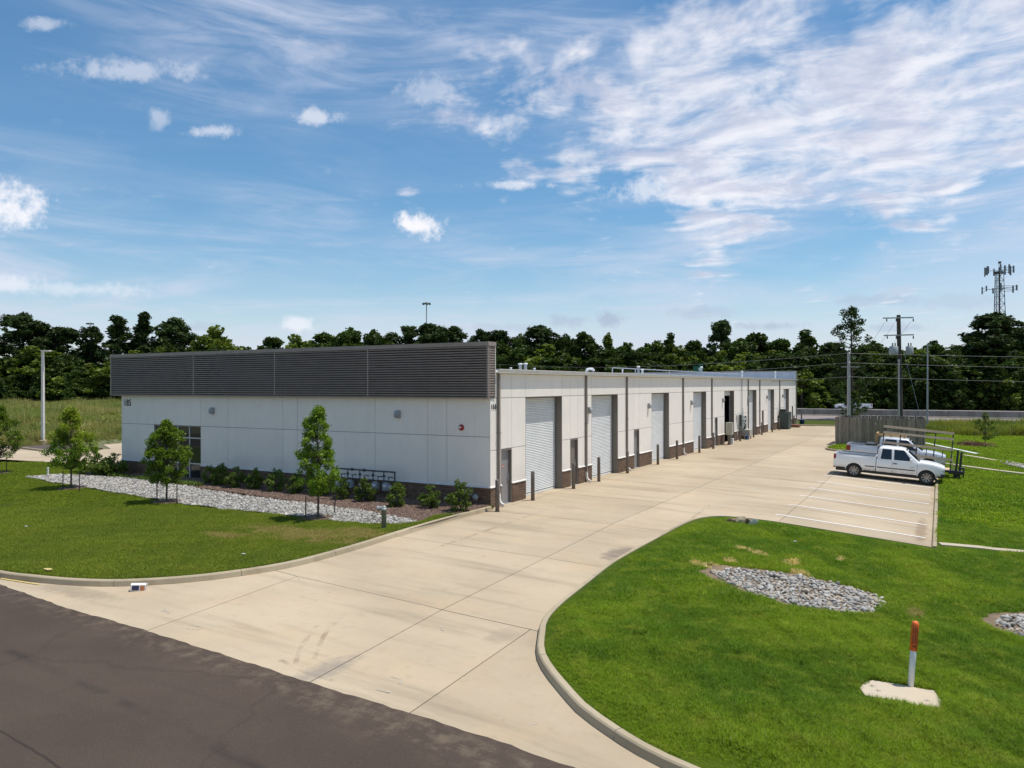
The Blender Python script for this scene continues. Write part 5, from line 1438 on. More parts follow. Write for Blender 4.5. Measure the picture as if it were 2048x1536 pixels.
MB().box(-.5, .55, -.95, -.02, .06, 1.92).build('locker_body', MAT['greencab'], e, bevel=.02); MB().box(-.5, .55, .0, .95, .06, 1.90).build('locker_body', MAT['greencab'], e, bevel=.02)
for y in (-.85, .85): MB().box(-.4, .45, y - .06, y + .06, 0, .058).build('skid', MAT['black'], e)
tag(e, 'tall dark green double equipment locker against the long wall', 'locker')
o = MB().box(-.3, .3, -.45, .45, 0, .30).build('black_crate', MAT['black'], loc=(.5, 62.6, 1.925), bevel=.02); tag(o, 'black crate lying on top of the green locker', 'crate')
e = empty('pallet', (1.05, 66.6, 0)); MAT['pal'] = plain('pallet_wood', (.30, .22, .14), (.22, .16, .10), 8, .9)
for k in range(6): MB().box(-.6 + k * .21, -.46 + k * .21, -.6, .6, .11, .13).build('deck_board', MAT['pal'], e)
for y in (-.55, 0, .55): MB().box(-.6, .6, y - .045, y + .045, 0, .108).build('stringer', MAT['pal'], e)
tag(e, 'wooden pallet on the concrete by the green locker', 'pallet')
MAT['redbrick'] = plain('red_brick_stack', (.24, .09, .06), (.18, .07, .045), 9, .9, rnd=.2)
bm_ = MB().box(-.19, .19, -.095, .095, 0, .19).mesh('masonry_block', MAT['redbrick'])
n_ = 0
for r_ in range(3):
    for c in range(5):
        o = bpy.data.objects.new('masonry_block', bm_); o.location = (1.05 - .4 + r_ * .4, 66.6 - .45 + c * .22, .131); link(o); tag(o, 'reddish masonry block stacked on the wooden pallet', 'block', 'masonry blocks on the pallet')
e = empty('tub', (1.0, 72.6, .12)); MB().lathe([(.26, -.10), (.30, .55), (.32, .55), (.32, .58), (.28, .58), (.25, -.06), (0, -.06)], 16).build('tub_shell', MAT['blue'], e, smooth=True); MB().lathe([(.325, .48), (.335, .49), (.335, .52), (.325, .53)], 16).build('rim_band', MAT['blue'], e)
tag(e, 'blue plastic tub at the far building corner', 'tub')
o = MB().loft([[(x, -.09, 0), (x, -.07, .13), (x, .07, .13), (x, .09, 0)] for x in (-.9, .9)], closed=True, caps=True).build('wheel_stop', MAT['kerb'], loc=(2.0, 70.3, 0)); tag(o, 'concrete wheel stop by the far kerb', 'wheel stop')

# roof vents
for i, (px, yt) in enumerate([(1021.6, 735), (1040.6, 726.5), (1051, 726), (1069, 736), (1173, 738), (1245, 739), (1276.8, 732), (1284.7, 738), (1403, 733), (1484, 742), (1550.6, 743)]):
    y, z = on_plane(0, px, yt, -2.0); rz_ = EAVE + .13 + 2.0 * (RZ + .1 - EAVE - .13) / 12.2
    e = empty('roof_vent', (-2.0, y, rz_)); h = z - rz_
    if i == 4:
        MB().path([(0, 0, 0), (0, 0, h * .8), (.1, .1, h), (.28, .26, h), (.33, .31, h * .6)], .075, 8).build('pipe', MAT['white'], e)
    else:
        rr = .045 if i in (0, 3, 5) else .075
        MB().tube((0, 0, -.05), (0, 0, h * .85), rr, rr, 10).build('pipe', MAT['steel'] if i in (1, 2, 6, 8) else MAT['white'], e); MB().lathe([(rr * 1.5, h * .84), (rr * 1.6, h * .9), (rr * 1.2, h), (0, h)], 10).build('vent_cap', MAT['white'], e, smooth=True)
    tag(e, ['small roof pipe nearest the fascia', 'first of the twin roof flues', 'second of the twin roof flues', 'small roof pipe after the twin flues', 'white gooseneck vent on the roof', 'thin roof pipe before the flue pair', 'tall thin flue of the flue pair', 'short wide flue of the flue pair', 'tall metal flue below the green road sign', 'roof flue before the silver parapet', 'last roof flue toward the far end'][i], 'roof vent', 'roof vents')
e = empty('roof_pipe_run', (-6.0, 30.0, 5.75)); 
MB().tube((0, -2, .55), (0, 40, .55), .04, .04, 6).build('pipe', MAT['steel'], e)
for y in (-2, 3, 12, 22, 32, 40): MB().tube((0, y, -.1), (0, y, .58), .05, .05, 6).build('support', MAT['steel'], e)
tag(e, 'grey pipe run on short supports along the roof', 'pipe')

# ================================================================== FENCE
MAT['board'] = plain('weathered_board', (.33, .265, .205), (.22, .175, .138), 5, .95, rnd=.30, stretch=(3, 3, .35), bump=.4, bscale=30)
MAT['rail_wood'] = plain('weathered_rail', (.26, .23, .19), (.20, .17, .14), 4, .95)
fe = empty('board_fence', (8.25, 42.0, -.16)); tag(fe, 'weathered grey board fence enclosure behind the parked pickups', 'fence')
bw, bh = .143, 2.28
bd = [MB().box(0, bw - .006, -.012, .012, -.02, bh + .12 + dz).mesh('fence_board', MAT['board']) for dz in (0, .03, -.025)]
fw_, fd_ = 6.5, 4.6
def boards(n, fn):
    for k in range(n):
        o = bpy.data.objects.new('fence_board', bd[k * 7 % 3]); x, y, rz = fn(k); o.location = (x, y, rng.uniform(-.02, .02)); o.rotation_euler = (rng.normal(0, .006), rng.normal(0, .006), rz); link(o, fe)
nf, nd_ = int(fw_ / bw), int(fd_ / bw)
boards(nf, lambda k: (k * bw, 0, 0)); boards(nf, lambda k: (k * bw, fd_, 0)); boards(nd_, lambda k: (-.02, k * bw + .02, R(90))); boards(nd_, lambda k: (fw_, k * bw + .02, R(90)))
for z in (.35, 1.2, 2.0): 
    MB().box(.02, fw_ - .05, fd_ - .06, fd_ - .014, z, z + .09).build('fence_rail', MAT['rail_wood'], fe)
    MB().box(.02, fw_ - .05, .014, .06, z, z + .09).build('fence_rail', MAT['rail_wood'], fe)
for x in (0.05, 3.0, fw_ - .15): MB().box(x, x + .1, fd_ - .16, fd_ - .062, 0, 2.36).build('fence_post', MAT['rail_wood'], fe)
MB().box(3.0, 5.2, fd_ - .20, fd_ - .164, 2.37, 2.43).build('top_rail', MAT['rail_wood'], fe)
MB().box(2.92, 3.05, -.02, -.014, 1.85, 2.05).build('notice_plate', MAT['cap'], fe)

# ================================================================== POLES, WIRES, TOWER
MAT['polewood'] = plain('pole_wood', (.085, .065, .05), (.055, .042, .034), 6, .95, stretch=(2, 2, .2))
MAT['polegrey'] = plain('pole_grey', (.42, .41, .39), (.35, .34, .32), 4, .8)
UD = 78
ux, uy, uz = at_depth(1799, 630, UD)
e = empty('utility_pole', (ux, uy, 0)); e.rotation_euler = (0, 0, HEAD)
MB().tube((.12, 0, -.2), (-.10, 0, uz), .25, .19, 10).build('pole', MAT['polewood'], e)
pxm = UD / FPX
arm = MB(); 
for (yy, xl, xr, tl) in ((638.5, 1767, 1828, 2.2), (673, 1768, 1828, 2.2)):
    z0 = CAMH + (771 - yy) * pxm
    MB().box((xl - 1797) * pxm, (xr - 1797) * pxm, -.20, -.10, z0 - .06, z0 + .06, Matrix.Rotation(R(-1.2), 4, 'Y')).build('crossarm', MAT['polegrey'], e)
    for x in (xl + 3, 1789, xr - 5):
        MB().lathe([(.04, -.32), (.07, -.28), (.05, -.22), (.08, -.16), (.05, -.08), (.03, 0)], 8, Matrix.Translation(((x - 1797) * pxm, -.15, z0 - .06))).build('insulator', MAT['pipe'], e, smooth=True)
for (x0, x1) in ((1777, 1794), (1810, 1824)):
    z0 = CAMH + (771 - 711) * pxm; z1 = CAMH + (771 - 695) * pxm; xc = ((x0 + x1) / 2 - 1797) * pxm; rr = (x1 - x0) / 2 * pxm
    o = MB().lathe([(rr * .96, z0), (rr, z0 + .05), (rr, z1 - .06), (rr * .8, z1), (0, z1 + .02)], 16, Matrix.Translation((xc, 0, 0))).build('transformer', MAT['greycab'], e, smooth=True)
    for dx in (-.12, .14): MB().lathe([(.05, 0), (.08, .1), (.05, .16), (.07, .26), (.02, .36)], 8, Matrix.Translation((xc + dx, 0, z1))).build('bushing', MAT['pipe'], o, smooth=True)
zc = CAMH + (771 - 725) * pxm
MB().tube((-.20, -.26, 0), (-.20, -.26, zc), .085, .085, 10).build('riser_conduit', MAT['polegrey'], e); MB().lathe([(.09, 0), (.14, .06), (.10, .16), (.0, .2)], 10, Matrix.Translation((-.20, -.26, zc))).build('weatherhead', MAT['polegrey'], e)
MB().path([(-1.2, -.1, zc + 1.4), (-1.25, -.1, zc + .3), (-1.0, -.1, zc - .3), (-.3, -.2, zc + .1)], .025, 5).build('loop_cable', MAT['black'], e)
MB().path([(1.1, -.1, zc + 1.3), (1.3, -.1, zc + .5), (1.0, -.1, zc - .2), (.3, -.2, zc - .9)], .025, 5).build('loop_cable', MAT['black'], e)
MB().tube((.3, .0, zc + 1.5), (1.4, -2.2, 0), .012, .012, 4).build('guy_wire', MAT['steel'], e)
tag(e, 'dark wooden utility pole with two crossarms and two transformers', 'utility pole')
CDp = 74
cx_, cy_, cz_ = at_depth(1697.5, 706, CDp); pm = CDp / FPX
def conc_pole(x, y, z, label):
    e = empty('power_pole', (x, y, 0), HEAD); MB().loft([[(-r, -r, zz), (r, -r, zz), (r, r, zz), (-r, r, zz)] for r, zz in ((.15, -.2), (.10, z))], closed=True, caps=True).build('pole', MAT['polegrey'], e)
    MB().box(-.8, 1.0, -.17, -.10, z - 1.40, z - 1.32).build('crossarm', MAT['polegrey'], e)
    for zz in (z - .05, z - .95, z - 2.28): MB().lathe([(.03, -.12), (.07, -.06), (.07, .04), (.03, .10)], 8, Matrix.Translation((.0, -.15, zz))).build('insulator', MAT['cap'], e, smooth=True)
    MB().tube((0, 0, z - .02), (0, 0, z + .12), .06, .03, 8).build('pole_cap', MAT['polegrey'], e)
    tag(e, label, 'power pole'); return e
conc_pole(cx_, cy_, cz_, 'slim grey square pole with a short crossarm behind the board fence')
lx_, ly_ = at_depth(880, 720, 150)[:2]
conc_pole(lx_, ly_, 9.0, 'grey power pole hidden behind the roof, carrying the same wires')
MAT['wire'] = plain('wire', (.10, .105, .10), (.14, .145, .14), 2, .5)
def wire(a, b, sag, r, label):
    a, b = Vector(a), Vector(b); pts = [a.lerp(b, t) - Vector((0, 0, sag * 4 * t * (1 - t))) for t in np.linspace(0, 1, 15)]
    o = MB().path(pts, r, 4).build('overhead_wire', MAT['wire']); tag(o, label, 'wire', 'overhead wires'); return o
for k, (y0, yL, yR) in enumerate(((706.5, 728, 716), (725.5, 742, 739), (753.5, 762, 768))):
    nm = ('top', 'middle', 'lowest')[k]
    A = at_depth(1697, y0, CDp - .1); B = at_depth(880, yL - 12, 150); C_ = at_depth(2420, yR, CDp + 8)
    wire(A, C_, .15, .018, '%s power wire running right from the slim grey pole' % nm)
    wire(A, B, 1.6, .018, '%s power wire running behind the roof from the slim grey pole' % nm)
for k, (x, y) in enumerate(((1769, 645), (1789, 646), (1822, 643))):
    wire(at_depth(x, y, UD - .1), at_depth(1690 + k * 14, 752, 150), .6, .014, 'feeder wire slanting off the upper crossarm, %s from its left end' % ORD[k])
# grey roadside lamp pole
lx, ly = G(1854.6, 860, .1); lz = at_depth(1856.5, 694, 85)[2]
e = empty('street_light', (lx, ly, .1 + float(zg(lx, ly))), HEAD); MB().tube((0, 0, -.1), (.06, 0, lz), .10, .065, 10).build('pole', MAT['greycab'], e); MB().box(-.05, .45, -.1, .1, lz - .05, lz + .05).build('lamp_head', MAT['greycab'], e, bevel=.02)
MB().lathe([(.18, -.05), (.18, .04), (.10, .06)], 12).build('base_plate', MAT['steel'], e); tag(e, 'plain grey lamp pole standing in the roadside weeds', 'lamp post')
# parking-lot light at the west lot
e = empty('parking_light', (*G(86, 888), .0), R(20)); MB().loft([[(-r, -r, z), (r, -r, z), (r, r, z), (-r, r, z)] for r, z in ((.11, .0), (.085, 8.0))], closed=True, caps=True).build('pole', MAT['cap'], e)
MB().lathe([(.30, -.1), (.30, .30), (.26, .34), (.14, .36)], 16).build('concrete_base', MAT['kerb'], e, smooth=False); MB().box(-.10, .72, -.16, .16, 7.94, 8.03).build('lamp_head', MAT['cap'], e, bevel=.02); MB().box(.1, .66, -.12, .12, 7.92, 7.938).build('lens', MAT['white'], e)
tag(e, 'pale square parking lot light pole at the weedy field edge', 'lamp post')
# lattice tower
TD = 255
tx, ty = at_depth(1997.5, 700, TD)[:2]; tm = TD / FPX; TZ = lambda y: CAMH + (768 - y) * tm
MAT['tower'] = plain('tower_steel', (.09, .095, .11), (.07, .075, .09), 1, .5, .3)
MAT['antenna'] = plain('antenna_shell', (.19, .205, .225), (.15, .165, .185), 1, .5)
e = empty('cell_tower', (tx, ty, 0), HEAD + R(10)); zt = TZ(545)
tri = lambda z: [(w_ * math.cos(a), w_ * math.sin(a), z) for w_ in [2.9 - 1.45 * z / zt] for a in (R(90), R(210), R(330))]
for k in range(3): MB().tube(tri(0)[k], tri(zt)[k], .17, .10, 6).build('leg', MAT['tower'], e)
br = MB(); lv = np.linspace(0, zt, 17)
for z0, z1 in zip(lv[:-1], lv[1:]):
    a, b = tri(z0), tri(z1)
    for k in range(3): br.tube(a[k], b[(k + 1) % 3], .055, .055, 4); br.tube(a[(k + 1) % 3], b[k], .055, .055, 4); br.tube(b[k], b[(k + 1) % 3], .05, .05, 4)
br.build('bracing', MAT['tower'], e)
MB().tube((.3, 0, 0), (.3, 0, zt), .28, .28, 6).build('cable_run', MAT['tower'], e)
def sector(zc, R_, nper, tall, nm):
    for k in range(3):
        a = R(30 + 120 * k); c, s_ = math.cos(a), math.sin(a); n = Vector((c, s_, 0)); t = Vector((-s_, c, 0)); o_ = n * R_
        MB().path([tuple(n * 1.2 + Vector((0, 0, zc))), tuple(o_ + Vector((0, 0, zc)))], .09, 5).build('mount_arm', MAT['tower'], e)
        fr = MB()
        for dz in (-.55, .55): fr.tube(o_ - t * R_ * .75 + Vector((0, 0, zc + dz)), o_ + t * R_ * .75 + Vector((0, 0, zc + dz)), .07, .07, 5)
        fr.build('mount_rail', MAT['tower'], e)
        for j in range(nper):
            p = o_ + t * R_ * .75 * (2 * j / (nper - 1) - 1 if nper > 1 else 0) + n * .2; h = tall * (1 if j % 2 == 0 else .75)
            MB().box(-.17, .17, -.22, .22, -h / 2, h / 2, Matrix.Translation((p.x, p.y, zc)) @ Matrix.Rotation(a, 4, 'Z')).build('antenna_panel', MAT['antenna'], e)
            MB().tube((p.x, p.y, zc - h * .55), (p.x, p.y, zc + h * .55), .05, .05, 4).build('antenna_pipe', MAT['tower'], e)
sector(TZ(541), 3.3, 4, 3.1, 'top'); sector(TZ(578), 4.0, 2, 2.4, 'low')
MB().tube((0, 0, zt - .5), (0, 0, TZ(520)), .06, .03, 5).build('lightning_rod', MAT['tower'], e); MB().box(.1, .8, -.3, .3, TZ(527), TZ(523)).build('beacon', MAT['pipe'], e)
MB().lathe([(1.5, zt - .4), (1.5, zt + .3)], 12).build('platform_ring', MAT['tower'], e)
tag(e, 'steel lattice cell tower with two rings of antennas', 'cell tower')
# high-mast road lights
def mast(px, yt, d, label, r=.16):
    X, Y, Z = at_depth(px, yt, d); e = empty('high_mast_light', (X, Y, 0)); MB().tube((0, 0, 0), (0, 0, Z), r * 1.5, r, 8).build('pole', MAT['polegrey'], e)
    MB().lathe([(1.0, Z - .2), (1.05, Z), (1.0, Z + .2), (.9, Z)], 12).build('lamp_ring', MAT['polegrey'], e)
    for k in range(6):
        a = k * math.pi / 3; MB().lathe([(.15, -.25), (.38, -.2), (.30, .35), (0, .45)], 8, Matrix.Translation((1.25 * math.cos(a), 1.25 * math.sin(a), Z - .2))).build('lamp', MAT['pipe'], e)
    MB().lathe([(.25, Z - .1), (.3, Z + .4), (0, Z + .7)], 8).build('mast_cap', MAT['polegrey'], e); tag(e, label, 'mast light'); return e
mast(853, 607, 262, 'tall high mast light rising above the fascia'); mast(180, 647, 330, 'distant high mast light behind the slim field pine')
# green guide sign by the highway
gx_, gy_, gz_ = at_depth(1396, 738, 116); e = empty('road_sign', (gx_, gy_, 0), HEAD); MAT['signgreen'] = plain('sign_green', (.01, .13, .07), (.01, .11, .06), 3, .5)
for x in (-.55, .55): MB().box(x - .05, x + .05, .03, .1, 0, gz_ + .4).build('post', MAT['steel'], e)
MB().box(-.75, .75, -.02, .02, gz_ - .55, gz_ + .45).build('sign_panel', MAT['signgreen'], e); MB().box(.1, .75, -.02, .02, gz_ + .48, gz_ + .80).build('exit_tab', MAT['signgreen'], e)
MB().lathe([(.13, 0), (.25, 0), (.25, .012), (.13, .012)], 16, Matrix.Translation((.25, -.022, gz_ - .05)) @ Matrix.Rotation(R(90), 4, 'X') @ Matrix.Diagonal((.75, 1.1, 1, 1))).build('sign_emblem', MAT['white'], e)
tag(e, 'green road guide sign with white ring showing above the roof', 'road sign')

# ================================================================== SMALL THINGS ON THE GROUND
px_, py_ = G(1821, 1376, LZ); e = empty('marker_post', (px_, py_, LZ + float(zg(px_, py_))), HEAD); e.scale = (1.1, 1.1, 1.1); e.rotation_euler = (R(-3), R(5), HEAD - R(12))
dome_post(MB(), .048, .70).build('tube', MAT['white'], e, smooth=True)
mk = MB(); mk.lathe([(.057, .62), (.057, 1.04), (.053, 1.075), (.038, 1.098), (.016, 1.108), (0, 1.11)], 18); sl_ = mk.build('sleeve', MAT['orange'], e, smooth=True)
rt_ = random.Random(5)
t_ = MB()
for a0 in (-125, -95, -62):
    z = 1.0
    while z > .74:
        h = rt_.uniform(.010, .026); w = 8
        sec = [(.0578 * math.cos(R(a0 + d)), .0578 * math.sin(R(a0 + d))) for d in (-w, 0, w)]
        t_.loft([[(p[0], p[1], zz) for p in sec] for zz in (z - h, z)]); z -= h + rt_.choice([.004, .005, .012])
for z in (.715, .70, .68):
    sec = [(.0578 * math.cos(R(a)), .0578 * math.sin(R(a))) for a in range(-125, -50, 9)]; t_.loft([[(p[0], p[1], zz) for p in sec] for zz in (z - .009, z)])
t_.build('warning_print', MAT['black'], sl_)
tag(e, 'orange capped white utility marker post with black print in the lawn', 'marker post')
MAT['padc'] = concrete_mat('pad_concrete', (.54, .46, .345), (.45, .38, .28), .01)
pd = drape('handhole_pad', PAD, LZ + .035, MAT['padc'], skirt=.1)
for px, py in ((1755, 1381), (1854, 1401)):
    q = G(px, py, LZ + .035); zc = LZ + .035 + float(zg(*q)); MB().box(q[0] - .05, q[0] + .05, q[1] - .006, q[1] + .006, zc + .001, zc + .004).box(q[0] - .005, q[0] + .005, q[1] - .05, q[1] + .05, zc + .0012, zc + .0044).build('cross_mark', MAT['jamb'], pd)
tag(pd, 'pale concrete handhole pad sunk in the lawn below the marker post', 'concrete pad')
tag(drape('bare_patch', wobble([(p[0] + .04 * math.cos(i), p[1] + .10 + .03 * math.sin(i * 2)) for i, p in enumerate(PAD)], .04, .12, 9), LZ + .006, MAT['soil']), kind='structure')
# litter carton at the kerb
q = G(276, 1181); e = empty('carton', (q[0], q[1], float(zg(*q))), HEAD + R(22)); MAT['navy'] = plain('print_navy', (.02, .022, .07), (.03, .035, .11), 20, .5); MAT['salmon'] = plain('print_orange', (.55, .20, .08), (.45, .16, .07), 20, .5); MAT['paper'] = plain('white_card', (.82, .80, .78), (.74, .72, .70), 8, .6)
MB().box(-.17, .17, -.07, .12, 0, .155, Matrix.Rotation(R(5), 4, 'Y')).build('box', MAT['paper'], e, bevel=.006)
MB().box(-.135, .02, -.0735, -.0712, .018, .135, Matrix.Rotation(R(5), 4, 'Y')).build('printed_panel', MAT['navy'], e); MB().box(.045, .145, -.0735, -.0712, .012, .135, Matrix.Rotation(R(5), 4, 'Y')).build('printed_panel', MAT['salmon'], e)
MB().box(.168, .175, -.07, .11, .0, .19, Matrix.Rotation(R(14), 4, 'Y')).build('flap', MAT['paper'], e); tag(e, 'discarded white carton with navy and orange print by the kerb', 'carton')
# lath board in the gutter, bits of paper in the grass
MAT['lath'] = plain('yellow_lath', (.62, .47, .17), (.52, .40, .16), 9, .8)
a, b = G(2, 1158), G(78, 1170); d_ = Vector((b[0] - a[0], b[1] - a[1], 0)); o = MB().box(0, d_.length, -.03, .03, 0, .02).build('wooden_lath', MAT['lath'], loc=(a[0], a[1], .001)); o.rotation_euler = (0, 0, math.atan2(d_.y, d_.x)); tag(o, 'yellowish wooden lath lying against the street kerb', 'board')
o = MB().prism([(-.14, -.05), (.1, -.07), (.16, .02), (.02, .08), (-.12, .05)], 0, .02).build('cardboard_scrap', MAT['lath'], loc=(*G(96, 1143, LZ), LZ + .05)); tag(o, 'tan cardboard scrap lying in the lawn by the street kerb', 'litter')
for (px, py), lb in (((52, 1056), 'white paper scrap in the front lawn far from the trees'), ((487, 1112), 'white paper scrap near the bare lawn patch'), ((1590, 1086), 'white paper scrap in the grass near the parking stalls')):
    o = MB().prism([(-.05, -.03), (.05, -.02), (.04, .04), (-.04, .03)], 0, .015).build('paper_scrap', MAT['paper'], loc=(*G(px, py, LZ), LZ + .055 + float(zg(*G(px, py, LZ))))); tag(o, lb, 'litter')
# broken kerb pieces at the corner of the stalls
q = G(1482, 1047, LZ)
for k, (dx, dy, s, m_) in enumerate(((-.22, .0, .27, 'soil'), (.05, .06, .32, 'kerb'), (.28, -.02, .24, 'soil'), (-.42, -.04, .18, 'bark'), (.46, -.12, .28, 'cap'))):
    o = bpy.data.objects.new('rubble_piece', stone_mesh('rubble_piece', 60 + k, MAT[m_], .6)); o.scale = (s, s, s * 1.1 if k < 4 else s * .2); o.location = (q[0] + dx, q[1] + dy, float(zg(*q)) + (LZ + s * .3 if k < 4 else LZ + .06)); o.rotation_euler = (.3 * k, .2, k); link(o)
    tag(o, ['grey concrete lump second from the left in the kerb corner rubble', 'largest concrete lump of the kerb corner rubble', 'pale lump right of the largest rubble lump', 'small dark lump at the left of the rubble', 'flat white fragment lying right of the rubble'][k], 'rubble')
# concrete strips across the right lawn
def strip(k, h, label, mat='padc'):
    o = drape('concrete_strip', strip_poly(k), LZ + h, MAT[mat], skirt=.12); tag(o, label, 'concrete strip'); return o
strip('kerb', .06, 'flush concrete strip running off the parking kerb corner')
strip('white', .10, 'bright white concrete edge crossing the right lawn below the fence', 'white')
strip('stones', .07, 'pale concrete strip ending in stones on the right lawn')
strip('bumper', .07, 'pale concrete strip beyond the front bumper of the white pickup')
rb = wobble([G(x, y, LZ) for x, y in [(1994, 921), (2010, 921), (2060, 934), (2100, 946), (2090, 952), (2040, 938), (2000, 926)]], .06, .3, 15)
bed = MB().prism([(p[0] - rb[0][0], p[1] - rb[0][1]) for p in rb], -.04, .01).build('stone_patch', MAT['rockbase'], loc=(rb[0][0], rb[0][1], LZ + float(zg(*rb[0])))); tag(bed, 'small patch of pale stones at the end of a concrete strip', 'rock bed')
for i, p in enumerate(poisson(rb, 90, .16)):
    o = bpy.data.objects.new('stone', st_protos[i % 7]); s = rng.uniform(.08, .15); o.scale = (s, s, s); o.location = (p[0] - rb[0][0], p[1] - rb[0][1], .03); o.rotation_euler = (0, 0, rng.uniform(0, 6)); link(o, bed)
# brush pile beside the sapling
q = G(1946, 892, LZ); r_ = np.random.default_rng(9); b_ = MB(); MAT['brush'] = plain('dead_brush', (.22, .12, .06), (.15, .085, .05), 6, .95)
for k in range(160):
    a = r_.uniform(0, 6.28); x, y = r_.normal(0, .75), r_.normal(0, .45); L = r_.uniform(.3, .9); z = max(.02, .40 - .35 * (x * x + y * y)) * r_.uniform(.2, 1); b_.tube((x, y, z), (x + L * math.cos(a), y + L * math.sin(a), max(.02, z + r_.normal(0, .10))), .018, .008, 4, caps=False)
V, F = leaf_quads(np.stack([r_.normal(0, .7, 700), r_.normal(0, .42, 700), np.abs(r_.normal(.08, .12, 700))], 1), .16, r_); o_ = len(b_.v); b_.v += [tuple(p) for p in V]; b_.f += [tuple(int(i) + o_ for i in f) for f in F]
o = b_.build('brush_pile', MAT['brush'], loc=(q[0], q[1], LZ + float(zg(*q)))); tag(o, 'low pile of brown dead brush beside the sapling', 'brush pile')
# chalk survey marks on the driveway
o = bpy.data.objects.new('chalk_mark', text_mesh('CI', .34, .001, MAT['chalk'], 'chalk_mark')); q = G(368, 1258); o.location = (q[0], q[1], .005 + float(zg(*q))); o.rotation_euler = (0, 0, HEAD - R(12)); link(o); tag(o, kind='structure')
for (a, b) in (((750, 1378), (780, 1386)), ((783, 1354), (802, 1358)), ((802, 1358), (800, 1368)), ((320, 1222), (345, 1224)), ((330, 1218), (338, 1228)), ((262, 1195), (272, 1196)), ((1066, 1450), (1076, 1446)), ((995, 1434), (1008, 1440)), ((880, 1252), (886, 1262))):
    A, B = G(*a), G(*b); d_ = Vector((B[0] - A[0], B[1] - A[1], 0)); o = MB().box(0, d_.length, -.025, .025, 0, .0015).build('chalk_mark', MAT['chalk'], loc=(A[0], A[1], .002 + float(zg(*A)))); o.rotation_euler = (0, 0, math.atan2(d_.y, d_.x)); tag(o, kind='structure')
# ================================================================== VEHICLES
def car_paint(name, c, dirt=(.35, .27, .17), metal=0.0, low=.55):
    m, g, b = new_mat(name); tcn = g.n('ShaderNodeTexCoord'); sep = g.n('ShaderNodeSeparateXYZ'); g.put(sep.inputs[0], tcn.outputs['Object'])
    n = g.noise(tcn.outputs['Object'], 3, 5, .65)
    k = g.m('MULTIPLY', g.ss(sep.outputs[2], low + .22, low - .12), g.ss(n, .25, .7))
    c_ = g.mix(g.m('MULTIPLY', k, .75), c, dirt); c_ = g.mix(g.m('MULTIPLY', g.ss(n, .55, .8), .05), c_, dirt)
    g.put(b.inputs['Base Color'], c_); g.put(b.inputs['Roughness'], g.ss(n, .2, .8, .26, .42)); b.inputs['Metallic'].default_value = metal
    b.inputs['Coat Weight'].default_value = .6; b.inputs['Coat Roughness'].default_value = .12
    return m
MAT['paintw'] = car_paint('truck_white', (.88, .875, .86)); MAT['paints'] = car_paint('truck_silver', (.62, .64, .67), metal=.25)
MAT['chrome'] = plain('chrome', (.60, .60, .60), (.5, .5, .5), 8, .2, .95); MAT['rim'] = plain('rim_alloy', (.42, .40, .38), (.34, .32, .30), 8, .35, .6)
MAT['autoglass'] = glass_mat('auto_glass', (.012, .014, .016), .04); MAT['windshield'] = glass_mat('windshield_glass', (.05, .065, .075), .04)
MAT['tail'] = plain('tail_lamp', (.28, .008, .008), (.22, .006, .006), 12, .2); MAT['headlamp'] = plain('head_lamp', (.55, .53, .48), (.45, .43, .38), 12, .15); MAT['blackpl'] = plain('black_plastic', (.025, .025, .026), (.035, .035, .036), 8, .6)
MAT['amber'] = plain('amber_lens', (.55, .20, .03), (.45, .16, .02), 12, .25); MAT['bedliner'] = plain('bed_liner', (.045, .045, .045), (.03, .03, .03), 9, .8)
def wheel_meshes(r, style):
    Mx = Matrix.Rotation(R(90), 4, 'X')
    w = .13
    ty = MB().lathe([(r * .66, -w), (r * .80, -w * 1.05), (r * .93, -w * .95), (r, -w * .65), (r, w * .65), (r * .93, w * .95), (r * .80, w * 1.05), (r * .66, w), (r * .64, w * .5), (r * .64, -w * .5), (r * .66, -w)], 28, Mx).mesh('tyre', MAT['rubber'], True)
    rm = MB().lathe([(r * .655, -w * .95), (r * .66, w * .95), (r * .63, w * 1.0), (r * .58, w * .8), (r * .56, w * .2), (r * .56, -w * .6)], 28, Mx)
    dk = MB().lathe([(r * .56, -.04), (r * .56, -.02), (0, -.02)], 20, Mx).mesh('brake_disc', MAT['blackpl'])
    for k in range(8):
        a = 2 * math.pi * k / 8
        for sgn in (0,):
            Mk = Matrix.Rotation(R(90), 4, 'X') @ Matrix.Rotation(a, 4, 'Z')
            vs = [(.05, -.022, w * .55), (r * .60, -.040, w * .72), (r * .60, .040, w * .72), (.05, .022, w * .55), (.05, -.022, w * .2), (r * .60, -.03, w * .3), (r * .60, .03, w * .3), (.05, .022, w * .2)]
            rm.add([Mk @ Vector(v) for v in vs], [(0, 1, 2, 3), (0, 4, 5, 1), (3, 2, 6, 7)])
    rm.lathe([(.075, w * .2), (.075, w * .6), (.05, w * .68), (0, w * .7)], 12, Mx)
    return ty, rm.mesh('rim', MAT['rim']), dk
